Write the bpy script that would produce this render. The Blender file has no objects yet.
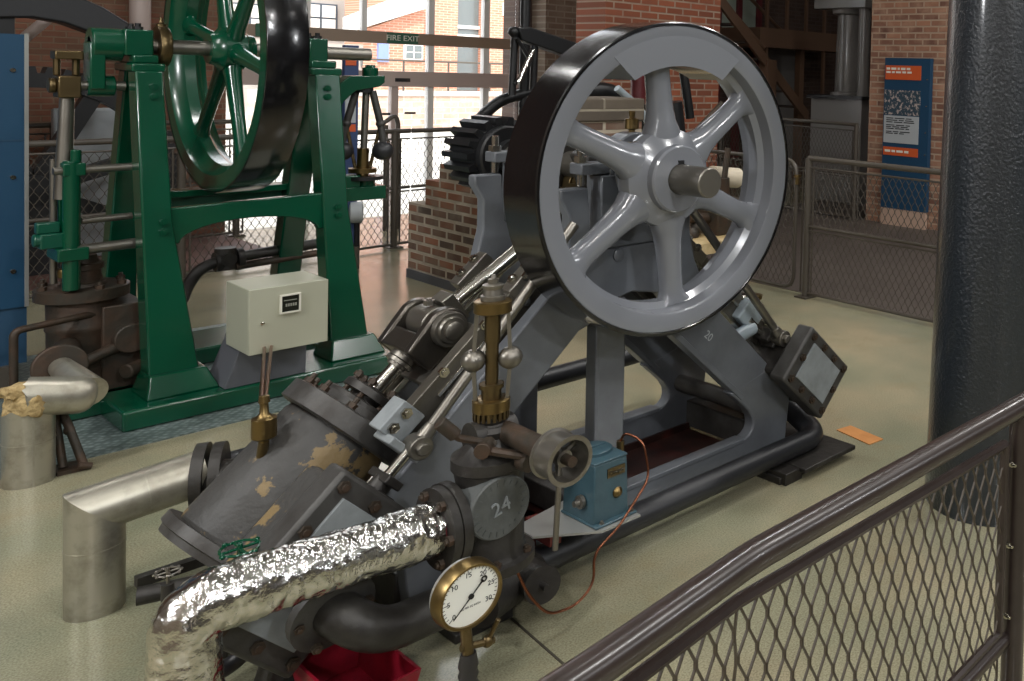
import bpy, bmesh, math, random
from mathutils import Vector, Matrix, noise
random.seed(7)
PI = math.pi
SC = bpy.context.scene
COL = SC.collection
V = Vector

# ------------------------------------------------------------------ materials
def lin(h):
    h = h.lstrip('#'); o = []
    for i in (0, 2, 4):
        c = int(h[i:i+2], 16) / 255
        o.append(c / 12.92 if c <= .04045 else ((c + .055) / 1.055) ** 2.4)
    return (*o, 1)

def newmat(name):
    m = bpy.data.materials.new(name); m.use_nodes = True
    nt = m.node_tree; b = nt.nodes['Principled BSDF']
    return m, nt, b

def mat(name, c, rough=.5, metal=0, c2=None, scale=8, bump=0, bscale=60, coat=0, spec=.5, thr=(.4, .65), rvar=0):
    """principled surface, optional second colour in noise patches and a fine bump"""
    m, nt, b = newmat(name)
    N, L = nt.nodes.new, nt.links.new
    b.inputs['Base Color'].default_value = lin(c)
    b.inputs['Roughness'].default_value = rough
    b.inputs['Metallic'].default_value = metal
    b.inputs['Coat Weight'].default_value = coat
    b.inputs['Coat Roughness'].default_value = .12
    b.inputs['Specular IOR Level'].default_value = spec
    tc = N('ShaderNodeTexCoord')
    if c2:
        n = N('ShaderNodeTexNoise'); n.inputs['Scale'].default_value = scale; n.inputs['Detail'].default_value = 6
        n.inputs['Roughness'].default_value = .65
        L(tc.outputs['Object'], n.inputs['Vector'])
        r = N('ShaderNodeValToRGB'); r.color_ramp.elements[0].position = thr[0]; r.color_ramp.elements[1].position = thr[1]
        r.color_ramp.elements[0].color = lin(c); r.color_ramp.elements[1].color = lin(c2)
        L(n.outputs['Fac'], r.inputs['Fac']); L(r.outputs['Color'], b.inputs['Base Color'])
    if rvar:
        n2 = N('ShaderNodeTexNoise'); n2.inputs['Scale'].default_value = 14; n2.inputs['Detail'].default_value = 5
        L(tc.outputs['Object'], n2.inputs['Vector'])
        mr = N('ShaderNodeMapRange'); mr.inputs['To Min'].default_value = max(.03, rough - rvar); mr.inputs['To Max'].default_value = rough + rvar
        L(n2.outputs['Fac'], mr.inputs['Value']); L(mr.outputs['Result'], b.inputs['Roughness'])
    if bump:
        n3 = N('ShaderNodeTexNoise'); n3.inputs['Scale'].default_value = bscale; n3.inputs['Detail'].default_value = 4
        L(tc.outputs['Object'], n3.inputs['Vector'])
        bp = N('ShaderNodeBump'); bp.inputs['Strength'].default_value = bump; bp.inputs['Distance'].default_value = .01
        L(n3.outputs['Fac'], bp.inputs['Height']); L(bp.outputs['Normal'], b.inputs['Normal'])
    return m

def brickmat(name, ca, cb, cm, axis='x', bw=.225, bh=.075, mortar=.011, c3=None, bias=0, rough=.85):
    m, nt, b = newmat(name); N, L = nt.nodes.new, nt.links.new
    tc = N('ShaderNodeTexCoord'); sp = N('ShaderNodeSeparateXYZ'); cb_ = N('ShaderNodeCombineXYZ')
    L(tc.outputs['Object'], sp.inputs[0])
    if axis == 'xy':
        ad = N('ShaderNodeMath'); ad.operation = 'ADD'; L(sp.outputs['X'], ad.inputs[0]); L(sp.outputs['Y'], ad.inputs[1]); L(ad.outputs[0], cb_.inputs['X'])
    else:
        L(sp.outputs[axis.upper()], cb_.inputs['X'])
    L(sp.outputs['Z'], cb_.inputs['Y'])
    br = N('ShaderNodeTexBrick'); L(cb_.outputs[0], br.inputs['Vector'])
    br.inputs['Scale'].default_value = 1; br.inputs['Brick Width'].default_value = bw; br.inputs['Row Height'].default_value = bh
    br.inputs['Mortar Size'].default_value = mortar; br.inputs['Mortar Smooth'].default_value = .3; br.inputs['Bias'].default_value = bias
    br.inputs['Color1'].default_value = lin(ca); br.inputs['Color2'].default_value = lin(cb); br.inputs['Mortar'].default_value = lin(cm)
    out = br.outputs['Color']
    n = N('ShaderNodeTexNoise'); n.inputs['Scale'].default_value = 5; n.inputs['Detail'].default_value = 6; L(cb_.outputs[0], n.inputs['Vector'])
    mx = N('ShaderNodeMix'); mx.data_type = 'RGBA'; mx.blend_type = 'MIX'
    r = N('ShaderNodeValToRGB'); r.color_ramp.elements[0].position = .45; r.color_ramp.elements[1].position = .75
    r.color_ramp.elements[0].color = (0, 0, 0, 1); r.color_ramp.elements[1].color = (.7, .7, .7, 1)
    L(n.outputs['Fac'], r.inputs['Fac']); L(r.outputs['Color'], mx.inputs['Factor'])
    L(out, mx.inputs['A']); mx.inputs['B'].default_value = lin(c3 or cm)
    L(mx.outputs['Result'], b.inputs['Base Color']); b.inputs['Roughness'].default_value = rough
    bp = N('ShaderNodeBump'); bp.inputs['Strength'].default_value = .6; bp.inputs['Distance'].default_value = .01; bp.invert = True
    L(br.outputs['Fac'], bp.inputs['Height']); L(bp.outputs['Normal'], b.inputs['Normal'])
    return m

def floormat():
    m, nt, b = newmat('terrazzo_floor'); N, L = nt.nodes.new, nt.links.new
    tc = N('ShaderNodeTexCoord')
    n1 = N('ShaderNodeTexNoise'); n1.inputs['Scale'].default_value = 1.3; n1.inputs['Detail'].default_value = 5; L(tc.outputs['Object'], n1.inputs['Vector'])
    r1 = N('ShaderNodeValToRGB'); e = r1.color_ramp.elements
    e[0].position = .3; e[0].color = lin('#878a73'); e[1].position = .75; e[1].color = lin('#b3a486')
    x = e.new(.52); x.color = lin('#9d987e')
    L(n1.outputs['Fac'], r1.inputs['Fac'])
    n2 = N('ShaderNodeTexNoise'); n2.inputs['Scale'].default_value = 170; n2.inputs['Detail'].default_value = 2; L(tc.outputs['Object'], n2.inputs['Vector'])
    r2 = N('ShaderNodeValToRGB'); r2.color_ramp.elements[0].position = .3; r2.color_ramp.elements[1].position = .62
    r2.color_ramp.elements[0].color = (.5, .5, .47, 1); r2.color_ramp.elements[1].color = (1, 1, 1, 1)
    L(n2.outputs['Fac'], r2.inputs['Fac'])
    mx = N('ShaderNodeMix'); mx.data_type = 'RGBA'; mx.blend_type = 'MULTIPLY'; mx.inputs['Factor'].default_value = .75
    L(r1.outputs['Color'], mx.inputs['A']); L(r2.outputs['Color'], mx.inputs['B'])
    n3 = N('ShaderNodeTexNoise'); n3.inputs['Scale'].default_value = 2.7; n3.inputs['Detail'].default_value = 7; n3.inputs['Roughness'].default_value = .7
    mp = N('ShaderNodeMapping'); mp.inputs['Location'].default_value = (3.1, 1.7, 0); L(tc.outputs['Object'], mp.inputs['Vector']); L(mp.outputs[0], n3.inputs['Vector'])
    r3 = N('ShaderNodeValToRGB'); r3.color_ramp.elements[0].position = .56; r3.color_ramp.elements[1].position = .8
    r3.color_ramp.elements[0].color = (0, 0, 0, 1); r3.color_ramp.elements[1].color = (.6, .6, .6, 1); L(n3.outputs['Fac'], r3.inputs['Fac'])
    mx2 = N('ShaderNodeMix'); mx2.data_type = 'RGBA'; L(r3.outputs['Color'], mx2.inputs['Factor']); L(mx.outputs['Result'], mx2.inputs['A'])
    mx2.inputs['B'].default_value = lin('#8d7d5c')
    L(mx2.outputs['Result'], b.inputs['Base Color'])
    mr = N('ShaderNodeMapRange'); mr.inputs['To Min'].default_value = .12; mr.inputs['To Max'].default_value = .30
    b.inputs['Coat Weight'].default_value = .25; b.inputs['Coat Roughness'].default_value = .12
    L(n1.outputs['Fac'], mr.inputs['Value']); L(mr.outputs['Result'], b.inputs['Roughness'])
    return m

def platemat():
    m, nt, b = newmat('chequer_plate'); N, L = nt.nodes.new, nt.links.new
    tc = N('ShaderNodeTexCoord'); mp = N('ShaderNodeMapping'); mp.inputs['Rotation'].default_value = (0, 0, .785); L(tc.outputs['Object'], mp.inputs['Vector'])
    v = N('ShaderNodeTexVoronoi'); v.inputs['Scale'].default_value = 34; v.inputs['Randomness'].default_value = .55; L(mp.outputs[0], v.inputs['Vector'])
    r = N('ShaderNodeValToRGB'); r.color_ramp.elements[0].position = .1; r.color_ramp.elements[1].position = .5
    r.color_ramp.elements[0].color = lin('#93a09f'); r.color_ramp.elements[1].color = lin('#64716f'); L(v.outputs['Distance'], r.inputs['Fac'])
    L(r.outputs['Color'], b.inputs['Base Color']); b.inputs['Metallic'].default_value = .25; b.inputs['Roughness'].default_value = .38
    bp = N('ShaderNodeBump'); bp.inputs['Strength'].default_value = .5; bp.inputs['Distance'].default_value = .004; bp.invert = True
    L(v.outputs['Distance'], bp.inputs['Height']); L(bp.outputs['Normal'], b.inputs['Normal'])
    return m

M = dict(
 floor=floormat(), plate=platemat(),
 grey=mat('grey_gloss_paint', '#797c82', .22, coat=.5, bump=.06, bscale=14),
 frame=mat('grey_frame_paint', '#676b70', .36, c2='#5b5e63', scale=5, bump=.08, bscale=20, coat=.2),
 paleblue=mat('pale_blue_grey_paint', '#9aa6ad', .3, coat=.4, bump=.06, bscale=20),
 black=mat('black_gloss_paint', '#0d0d0f', .2, coat=.6, bump=.1, bscale=22, rvar=.06),
 satin=mat('satin_black_paint', '#232427', .42, bump=.08, bscale=30),
 iron=mat('oily_cast_iron', '#3a3835', .45, metal=.35, c2='#2a2725', scale=9, bump=.25, bscale=30),
 irongrey=mat('dark_grey_cast_iron', '#4b4a48', .48, metal=.3, c2='#393633', scale=7, bump=.2, bscale=28),
 oldiron=mat('rusty_dark_iron', '#363129', .55, metal=.3, c2='#4a382b', scale=10, bump=.3, bscale=30),
 lag=mat('flaking_dark_lagging', '#3f3e3c', .55, c2='#7d6a48', scale=7.5, bump=.6, bscale=22, thr=(.545, .57)),
 steel=mat('polished_steel', '#b9b6ae', .2, metal=1, rvar=.07),
 guidesteel=mat('worn_guide_steel', '#716d64', .4, metal=.75, c2='#5f5b53', scale=8, rvar=.08),
 darksteel=mat('dark_machined_steel', '#57534d', .32, metal=.85, rvar=.1, bump=.08, bscale=30),
 dullsteel=mat('dull_steel', '#858179', .38, metal=.9, rvar=.1),
 brightplate=mat('light_grey_panel', '#8d9396', .5, c2='#7b8081', scale=9),
 brass=mat('brass', '#84704a', .34, metal=1, rvar=.08),
 oldbrass=mat('tarnished_brass', '#6b5c40', .36, metal=.9, rvar=.1),
 copper=mat('copper', '#8c5a44', .3, metal=1),
 galv=mat('galvanised_lagging', '#b4b0a2', .36, metal=.75, c2='#8f8a7c', scale=9, rvar=.1, bump=.12, bscale=12, thr=(.45, .7)),
 foil=mat('crinkled_foil', '#d3d2cd', .17, metal=1, bump=.5, bscale=38),
 wool=mat('yellow_insulation_wool', '#b8a173', .95, c2='#8d774e', scale=30, bump=1, bscale=50),
 green=mat('green_gloss_paint', '#00432d', .24, coat=.35, bump=.05, bscale=14),
 dkgreen=mat('green_paint', '#0b4a38', .3, coat=.3),
 oilred=mat('oily_red_brown_paint', '#2a1a17', .3, c2='#4a211c', scale=7, thr=(.5,.7)),
 red=mat('red_paint', '#8c1527', .35, c2='#741223', scale=14),
 redbr=mat('red_oxide_paint', '#6e2a24', .5),
 blue=mat('teal_blue_paint', '#3b545d', .35, c2='#344b54', scale=12, bump=.08, bscale=40),
 board=mat('blue_board', '#163f5b', .45), boardd=mat('dark_blue_board', '#24435c', .45),
 navy=mat('navy_board', '#31436a', .5),
 orange=mat('orange_panel', '#c4572b', .5), greytext=mat('pale_grey_panel', '#a7adb0', .5),
 photo=mat('dark_picture', '#2d4350', .5, c2='#b8a9a2', scale=26, thr=(.52, .6)),
 cream=mat('cream_enamel', '#a9aa98', .35), dark=mat('dark_display', '#23251f', .2), white=mat('white_plastic', '#dedccf', .4),
 lcd=mat('grey_digits', '#8c8d84', .5), plinth=mat('grey_plinth_paint', '#55575d', .45),
 castdisc=mat('grey_cast_disc', '#575a59', .5, c2='#484b4a', scale=12, bump=.2, bscale=60),
 dial=mat('white_dial', '#e6e6dd', .3), ink=mat('black_ink', '#131313', .5),
 rail=mat('brown_handrail_paint', '#352c29', .3, c2='#2c2421', scale=14, coat=.1, rvar=.03), mesh=mat('dark_brown_mesh', '#40372c', .5),
 farfence=mat('dark_fence_paint', '#4b453d', .45),
 column=mat('blue_black_iron_column', '#1b2127', .3, bump=.55, bscale=75, coat=.6),
 brick=brickmat('brown_brick', '#7d4f3c', '#63402f', '#75604e', 'x', bw=.16, bh=.052, mortar=.007),
 oldbrick=brickmat('grey_brown_old_brick', '#95644b', '#54483f', '#b0a594', 'xy', c3='#857a6c', mortar=.015),
 orbrick=brickmat('orange_brick', '#b0664a', '#964f39', '#a5907c', 'x', c3='#8f5640'),
 pierbrick=brickmat('grey_brown_pier_brick', '#7a6a5c', '#6b5a4d', '#8b8174', 'x'),
 pillar=brickmat('tan_brick', '#9c7058', '#66463a', '#a08a76', 'y', bw=.21, bh=.072, c3='#b19078'),
 outbrick=brickmat('outside_red_brick', '#c98a70', '#ba7a62', '#d6b8a4', 'x', c3='#cf9c86'),
 outwall=mat('outside_pale_render', '#b5b0aa', .8), paving=mat('pale_paving', '#d9d5ca', .8, c2='#cbc6ba', scale=1.5),
 outstone=brickmat('outside_stone', '#bda594', '#a98c7c', '#c9bbb0', 'x', bw=.4, bh=.15),
 outgrey=mat('outside_grey_frame', '#4f5862', .6), slate=mat('pale_roof', '#c9cac6', .7), glassdark=mat('outside_glass', '#6c7474', .12), outblue=mat('blue_door_paint', '#7f92c9', .5),
 outwhite=mat('outside_white_paint', '#eceae4', .5), exitgreen=mat('green_sign', '#2c5a44', .4),
 wframe=mat('pinkish_grey_frame', '#b3a39c', .45), wframeb=mat('brown_grey_transom', '#8a7867', .4), wwhite=mat('white_frame', '#d8d6d2', .4),
 woodb=mat('brown_stair_paint', '#5d4636', .5), machinegrey=mat('grey_machine_paint', '#6f6c69', .35, coat=.2), darkwall=mat('dark_recess_wall', '#3a312b', .8),
 cyl=mat('pale_cylinder_paint', '#cfc3ad', .5), cloth=mat('pale_timber', '#c9b48a', .6, c2='#a78f63', scale=6),
 dkblock=mat('black_iron', '#17181a', .4, bump=.1, bscale=20), panelg=mat('pale_green_pane', '#8d968a', .3), ceil=mat('ceiling_paint', '#8d8a84', .9),
 darkfloor=mat('dark_brown_floor', '#4d453f', .6, c2='#453d38', scale=3), redfloor=mat('red_brown_floor', '#6a4a40', .6, c2='#574039', scale=3),
 orbrick2=brickmat('orange_pier_brick', '#97553a', '#73402b', '#9a8472', 'x', c3='#7a4a38'),
 coping=brickmat('sooty_coping_stone', '#665c4f', '#413b35', '#8f8777', 'xy', bw=.45, bh=.16, c3='#6a6054', mortar=.01),
 darkbrick=brickmat('dark_brown_brick', '#4a372d', '#3b2c25', '#4d4038', 'x', bw=.2, bh=.066, mortar=.008),
 pinkbase=mat('pinkish_board_base', '#b39886', .6),
 crack=mat('dark_joint', '#3d382d', .9), orboard=mat('orange_hatch', '#c98a4d', .7, c2='#b97a40', scale=9), hose=mat('rubber_hose', '#2d2b2b', .5),
 maroon=mat('maroon_paint', '#5a2226', .45), silver=mat('silver_paint', '#a9a9a5', .35, metal=.5), leaf=mat('leaf_green', '#8ea86a', .8),
)
def glass():
    m, nt, b = newmat('window_glass')
    b.inputs['Base Color'].default_value = (1, 1, 1, 1); b.inputs['Roughness'].default_value = 0
    b.inputs['IOR'].default_value = 1.1; b.inputs['Transmission Weight'].default_value = 1
    return m
M['glass'] = glass()

# ------------------------------------------------------------------ mesh builder
class MB:
    def __init__(s): s.b = bmesh.new()
    def poly(s, pts, faces):
        vs = [s.b.verts.new(p) for p in pts]
        for f in faces:
            try: s.b.faces.new([vs[i] for i in f])
            except ValueError: pass
        return s
    def box(s, lo, hi):
        x0, y0, z0 = lo; x1, y1, z1 = hi
        return s.poly([(x0,y0,z0),(x1,y0,z0),(x1,y1,z0),(x0,y1,z0),(x0,y0,z1),(x1,y0,z1),(x1,y1,z1),(x0,y1,z1)],
                      [(0,3,2,1),(4,5,6,7),(0,1,5,4),(1,2,6,5),(2,3,7,6),(3,0,4,7)])
    def prism(s, a, b):
        """loft between two equal-length outlines (lists of points), capped"""
        n = len(a)
        return s.poly(list(a) + list(b), [tuple(reversed(range(n))), tuple(range(n, 2*n))] + [(i, (i+1) % n, n + (i+1) % n, n + i) for i in range(n)])
    def ext(s, pts, axis, lo, hi):
        """outline given as 2D points, extruded along an axis"""
        def mk(p, h): return {'x': (h, p[0], p[1]), 'y': (p[0], h, p[1]), 'z': (p[0], p[1], h)}[axis]
        return s.prism([mk(p, lo) for p in pts], [mk(p, hi) for p in pts])
    def rings(s, rings, cap=True, closed=False):
        n = len(rings[0]); vs = [[s.b.verts.new(p) for p in r] for r in rings]
        R = len(rings)
        for k in range(R if closed else R - 1):
            a, b = vs[k], vs[(k+1) % R]
            for i in range(n):
                j = (i+1) % n
                try: s.b.faces.new((a[i], a[j], b[j], b[i]))
                except ValueError: pass
        if cap and not closed:
            s.b.faces.new(list(reversed(vs[0]))); s.b.faces.new(vs[-1])
        return s
    def lathe(s, o, d, prof, seg=28, closed=False):
        """profile [(distance along d, radius)]"""
        o = V(o); d = V(d).normalized()
        u = d.orthogonal().normalized(); w = d.cross(u)
        rs = []
        for h, r in prof:
            r = max(r, 1e-4)
            rs.append([o + d*h + (u*math.cos(2*PI*i/seg) + w*math.sin(2*PI*i/seg))*r for i in range(seg)])
        return s.rings(rs, cap=True, closed=closed)
    def cyl(s, a, b, r, r2=None, seg=24):
        a = V(a); b = V(b); return s.lathe(a, b - a, [(0, r), ((b-a).length, r if r2 is None else r2)], seg)
    def ring(s, o, d, ri, ro, h, seg=48):
        return s.lathe(o, d, [(0, ri), (0, ro), (h, ro), (h, ri)], seg, closed=True)
    def tube(s, pts, r, seg=14, cr=0, n=5):
        pts = [V(p) for p in pts]
        if cr:
            q = [pts[0]]
            for i in range(1, len(pts)-1):
                p = pts[i]; a = (pts[i-1]-p); b = (pts[i+1]-p)
                c = min(cr, a.length*.49, b.length*.49); a = p + a.normalized()*c; b = p + b.normalized()*c
                for k in range(n+1):
                    t = k/n; q.append(a*(1-t)**2 + p*2*t*(1-t) + b*t*t)
            q.append(pts[-1]); pts = q
        rs = []; u = None
        for i, p in enumerate(pts):
            if i == 0: t = pts[1]-p
            elif i == len(pts)-1: t = p-pts[i-1]
            else: t = (pts[i+1]-p).normalized() + (p-pts[i-1]).normalized()
            t.normalize()
            u = t.orthogonal().normalized() if u is None else (u - t*u.dot(t)).normalized()
            w = t.cross(u); rr = r(i/(len(pts)-1)) if callable(r) else r
            rs.append([p + (u*math.cos(2*PI*k/seg) + w*math.sin(2*PI*k/seg))*rr for k in range(seg)])
        return s.rings(rs)
    def sph(s, c, r, seg=20, sc=(1,1,1)):
        c = V(c)
        rs = []
        for i in range(1, seg//2):
            a = PI*i/(seg//2)
            rs.append([c + V((math.sin(a)*math.cos(2*PI*k/seg)*sc[0], math.sin(a)*math.sin(2*PI*k/seg)*sc[1], -math.cos(a)*sc[2]))*r for k in range(seg)])
        return s.rings(rs)
    def bolt(s, p, d, r=.012, h=.01, shank=.006):
        p = V(p); d = V(d).normalized()
        s.lathe(p - d*.002, d, [(0, r), (h, r)], 6)
        return s.lathe(p + d*(h-.001), d, [(0, r*.55), (shank, r*.5)], 8)
    def obox(s, c, ax, ay, az):
        """oriented box: centre and three half-extent vectors"""
        c = V(c); ax, ay, az = V(ax), V(ay), V(az)
        return s.prism([c-ax-ay-az, c+ax-ay-az, c+ax+ay-az, c-ax+ay-az], [c-ax-ay+az, c+ax-ay+az, c+ax+ay+az, c-ax+ay+az])

def obj(name, mb, m, parent=None, bevel=0, smooth=True, loc=None, kind=None, label=None):
    b = mb.b
    bmesh.ops.recalc_face_normals(b, faces=b.faces)
    me = bpy.data.meshes.new(name)
    base = V((0, 0, 0))
    if parent is not None:
        p = parent
        while p is not None: base += p.location; p = p.parent
    # the part's own origin: the centre of its bounding box (things: bottom centre)
    xs = [v.co.copy() for v in b.verts]
    lo = V((min(p.x for p in xs), min(p.y for p in xs), min(p.z for p in xs))); hi = V((max(p.x for p in xs), max(p.y for p in xs), max(p.z for p in xs)))
    ctr = (lo + hi)/2
    if parent is None: ctr.z = lo.z
    for v in b.verts: v.co -= ctr
    b.to_mesh(me); b.free()
    if smooth:
        me.polygons.foreach_set('use_smooth', [True]*len(me.polygons))
        me.set_sharp_from_angle(angle=math.radians(38))
    me.materials.append(M[m] if isinstance(m, str) else m)
    o = bpy.data.objects.new(name, me); COL.objects.link(o)
    if parent is not None: o.parent = parent
    o.location = ctr - base
    if bevel:
        md = o.modifiers.new('bevel', 'BEVEL'); md.width = bevel; md.segments = 2; md.limit_method = 'ANGLE'; md.angle_limit = math.radians(50)
        md.harden_normals = False
    if kind: o['kind'] = kind
    if label: o['label'] = label
    return o

def tag(o, label, cat, group=None):
    o['label'] = label; o['category'] = cat
    if group: o['group'] = group
    return o

def thing(name, label, cat, loc, group=None):
    o = bpy.data.objects.new(name, None); COL.objects.link(o); o.location = loc; o.empty_display_size = .1
    return tag(o, label, cat, group)

def struct(name, mb, m, bevel=0):
    return obj(name, mb, m, None, bevel, kind='structure')

def dup(root, off, label=None, group=None):
    r = root.copy(); COL.objects.link(r); r.location = root.location + V(off)
    if label: r['label'] = label
    if group: r['group'] = group
    for ch in list(root.children):
        c = ch.copy(); COL.objects.link(c); c.parent = r
        for g in list(ch.children):
            d = g.copy(); COL.objects.link(d); d.parent = c
    return r

def text(name, s, size, c, right, up, m, parent, depth=.001, label=None):
    """lettering as a thin mesh, centred on c, reading along right / up"""
    cu = bpy.data.curves.new('t', 'FONT'); cu.body = s; cu.size = size; cu.align_x = 'CENTER'; cu.align_y = 'CENTER'; cu.extrude = depth
    t = bpy.data.objects.new('t', cu); COL.objects.link(t)
    dg = bpy.context.evaluated_depsgraph_get(); me = bpy.data.meshes.new_from_object(t.evaluated_get(dg))
    bpy.data.objects.remove(t); bpy.data.curves.remove(cu)
    R = V(right).normalized(); U = V(up); U = (U - R*U.dot(R)).normalized(); Nn = R.cross(U)
    mb = MB(); mb.b.from_mesh(me); bpy.data.meshes.remove(me)
    for v in mb.b.verts: v.co = V(c) + R*v.co.x + U*v.co.y + Nn*v.co.z
    return obj(name, mb, m, parent, smooth=False, label=label)

# ------------------------------------------------------------------ the setting: floor, walls, roof
struct('floor', MB().box((-3.2, -7.2, -.2), (13.9, 10.5, 0)), 'floor')
struct('wall_front', MB().box((-3.4,-7.4,-.2),(14.1,-7.2,6.2)), 'darkwall')
struct('ceiling', MB().box((-3.2, -7.2, 6.2), (13.9, 10.85, 6.4)), 'ceil')
struct('wall_left', MB().box((-3.4, -7.2, 0), (-3.2, 10.85, 6.2)), 'pierbrick')
struct('wall_right', MB().box((13.9, -7.2, -.2), (14.1, 10.85, 6.2)), 'darkwall')
struct('wall_back_left', MB().box((-3.2, 10.5, 0), (3.25, 10.85, 6.2)), 'brick')
struct('wall_back_right', MB().box((6.25, 10.5, 0), (13.9, 10.85, 6.2)), 'darkbrick')
mb = MB()
mb.box((6.42, 10.2, 0), (7.05, 10.5, 6.2)).box((7.12, 10.3, 0), (7.38, 10.5, 6.2))
struct('trim_1', mb, 'pierbrick')
# steel chequer plate let into the floor under the green engine
struct('trim_2', MB().box((-.6, 4.95, 0), (2.28, 6.85, .006)), 'plate')
struct('trim_6', MB().box((5.24,-7.0,0),(13.9,8.2,.004)), 'darkfloor')
struct('trim_7', MB().box((-3.2,8.75,0),(3.2,10.5,.004)), 'redfloor')
struct('trim_8', MB().box((5.70,8.0,0),(7.25,8.5,6.2)), 'orbrick2')
struct('trim_3', MB().prism([(1.535, 2.626, 0.000), (1.541, 2.619, 0.000), (1.506, 2.213, 0.000), (1.499, 2.222, 0.000)], [V(p)+V((0,0,.0015)) for p in ((1.535, 2.626, 0.000), (1.541, 2.619, 0.000), (1.506, 2.213, 0.000), (1.499, 2.222, 0.000))]), 'crack')

# ------------------------------------------------------------------ engine axes
SX, SZ = 2.10, 1.324
A = math.radians(43.5); CA, SA = math.cos(A), math.sin(A)
def Lp(t, n, y): return V((SX - t*CA - n*SA, y, SZ - t*SA + n*CA))
def Rp(t, n, y): return V((SX + t*CA + n*SA, y, SZ - t*SA + n*CA))
DL, NL = V((-CA, 0, -SA)), V((-SA, 0, CA))
DR, NR = V((CA, 0, -SA)), V((SA, 0, CA))
YA = 3.10          # plane of the two cylinders

E_ = thing('steam_engine', 'grey diagonal two-cylinder steam engine with large black-tyred grey flywheel', 'steam engine', (2.1, 3.0, 0))

# --- side frames -------------------------------------------------------------
def frame(y0, y1, nm='side_frame', nt=-.055):
    mb = MB()
    def p2(v): return (v.x, v.z)
    # apex with bearing recess, sweeping down to the limbs
    left = [(1.80,1.285),(1.80,1.25),(1.835,1.19),(1.835,1.08),(1.81,.97),(1.76,.86)]
    right = [(2*SX - x, z) for x, z in left]
    apex = [(1.905,1.285)] + left + [p2(Lp(.62,-.20,0)), (1.93,.80),(1.98,.86),(2.10,.885),(2.22,.86),(2.27,.80), p2(Rp(.62,-.20,0))] + right[::-1] + [(2.295,1.285),(2.28,1.10),(2.22,1.06),(1.98,1.06),(1.92,1.10)]
    mb.ext(apex, 'y', y0, y1)
    # inclined limbs
    mb.ext([p2(Lp(.50,nt,0)), p2(Lp(1.30,nt,0)), p2(Lp(1.30,-.24,0)), p2(Lp(.50,-.24,0))], 'y', y0-.0015, y1+.0015)
    mb.ext([p2(Rp(.50,-.13,0)), p2(Rp(1.30,-.15,0)), p2(Rp(1.24,-.335,0)), p2(Rp(.50,-.31,0))], 'y', y0-.0018, y1+.0018)
    # base beam, leg, feet
    mb.ext([(1.32,.03),(2.93,.03),(2.96,.30),(2.86,.44),(2.60,.37),(2.66,.315),(2.705,.272),(2.730,.232),(2.735,.205),(2.728,.180),(2.710,.163),(2.685,.155),(1.42,.155),(1.38,.30),(1.28,.36)], 'y', y0-.003, y1+.003)
    mb.box((1.955, y0-.0045, .14), (2.072, y1+.0045, .87))
    return obj(nm, mb, 'frame', E_, bevel=.006)
fr = frame(2.75, 2.80)
fr2 = frame(3.30, 3.35, nt=-.135)
# raised flanges along frame edges
for y0, y1, pa in ((2.742, 2.80, fr), (3.292, 3.36, fr2)):
    f = MB()
    f.obox(Rp(.80, -.325, (y0+y1)/2), DR*.29, V((0,(y1-y0)/2,0)), NR*.012)
    f.box((1.43, y0, .143), (2.68, y1, .161)); f.box((1.945, y0, .161), (1.962, y1, .79))
    obj('edge_flange', f, 'frame', pa, bevel=.003)
# deep rear-side webs of the base and legs (they tie the two side frames together)
for x, z1 in ((1.30,.15),(2.84,.15),(1.955,.12)): obj('cross_tie', MB().box((x,2.80,.03),(x+.08,3.30,z1)), 'irongrey', E_, bevel=.004)
for x, z in ((2.80,.245),): obj('tie_tube', MB().cyl((x,2.79,z),(x,3.31,z),.038), 'irongrey', E_)
for x in (1.45, 2.80):
    for y in (2.62, 3.38): obj('foot', MB().box((x-.09, y-.06, 0), (x+.09, y+.11, .03)), 'iron', E_, bevel=.004)
obj('base_bracket', MB().box((2.80, 2.50, .035), (3.13, 2.98, .055)), 'iron', E_, bevel=.004); obj('foot', MB().box((2.72, 2.535, 0), (2.82, 2.66, .05)), 'iron', E_, bevel=.004); obj('foot', MB().box((3.02,2.62,0),(3.10,2.72,.035)), 'iron', E_)
obj('bolt', MB().lathe((2.034,2.752,1.03),(0,-1,0),[(0,.022),(.008,.022),(.012,.016),(.013,0)],20), 'frame', fr)
text('casting_number', '20', .045, Rp(.74, -.24, 2.7485), DR, NR, 'greytext', fr)

# --- drip tray under the engine
mb = MB().box((1.38, 2.815, .005), (2.84, 3.285, .02)); mb.box((1.385,2.815,.02),(2.84,2.825,.05)); mb.box((1.385,3.275,.02),(2.84,3.285,.05))
obj('drip_tray', mb, 'oilred', E_)

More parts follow.
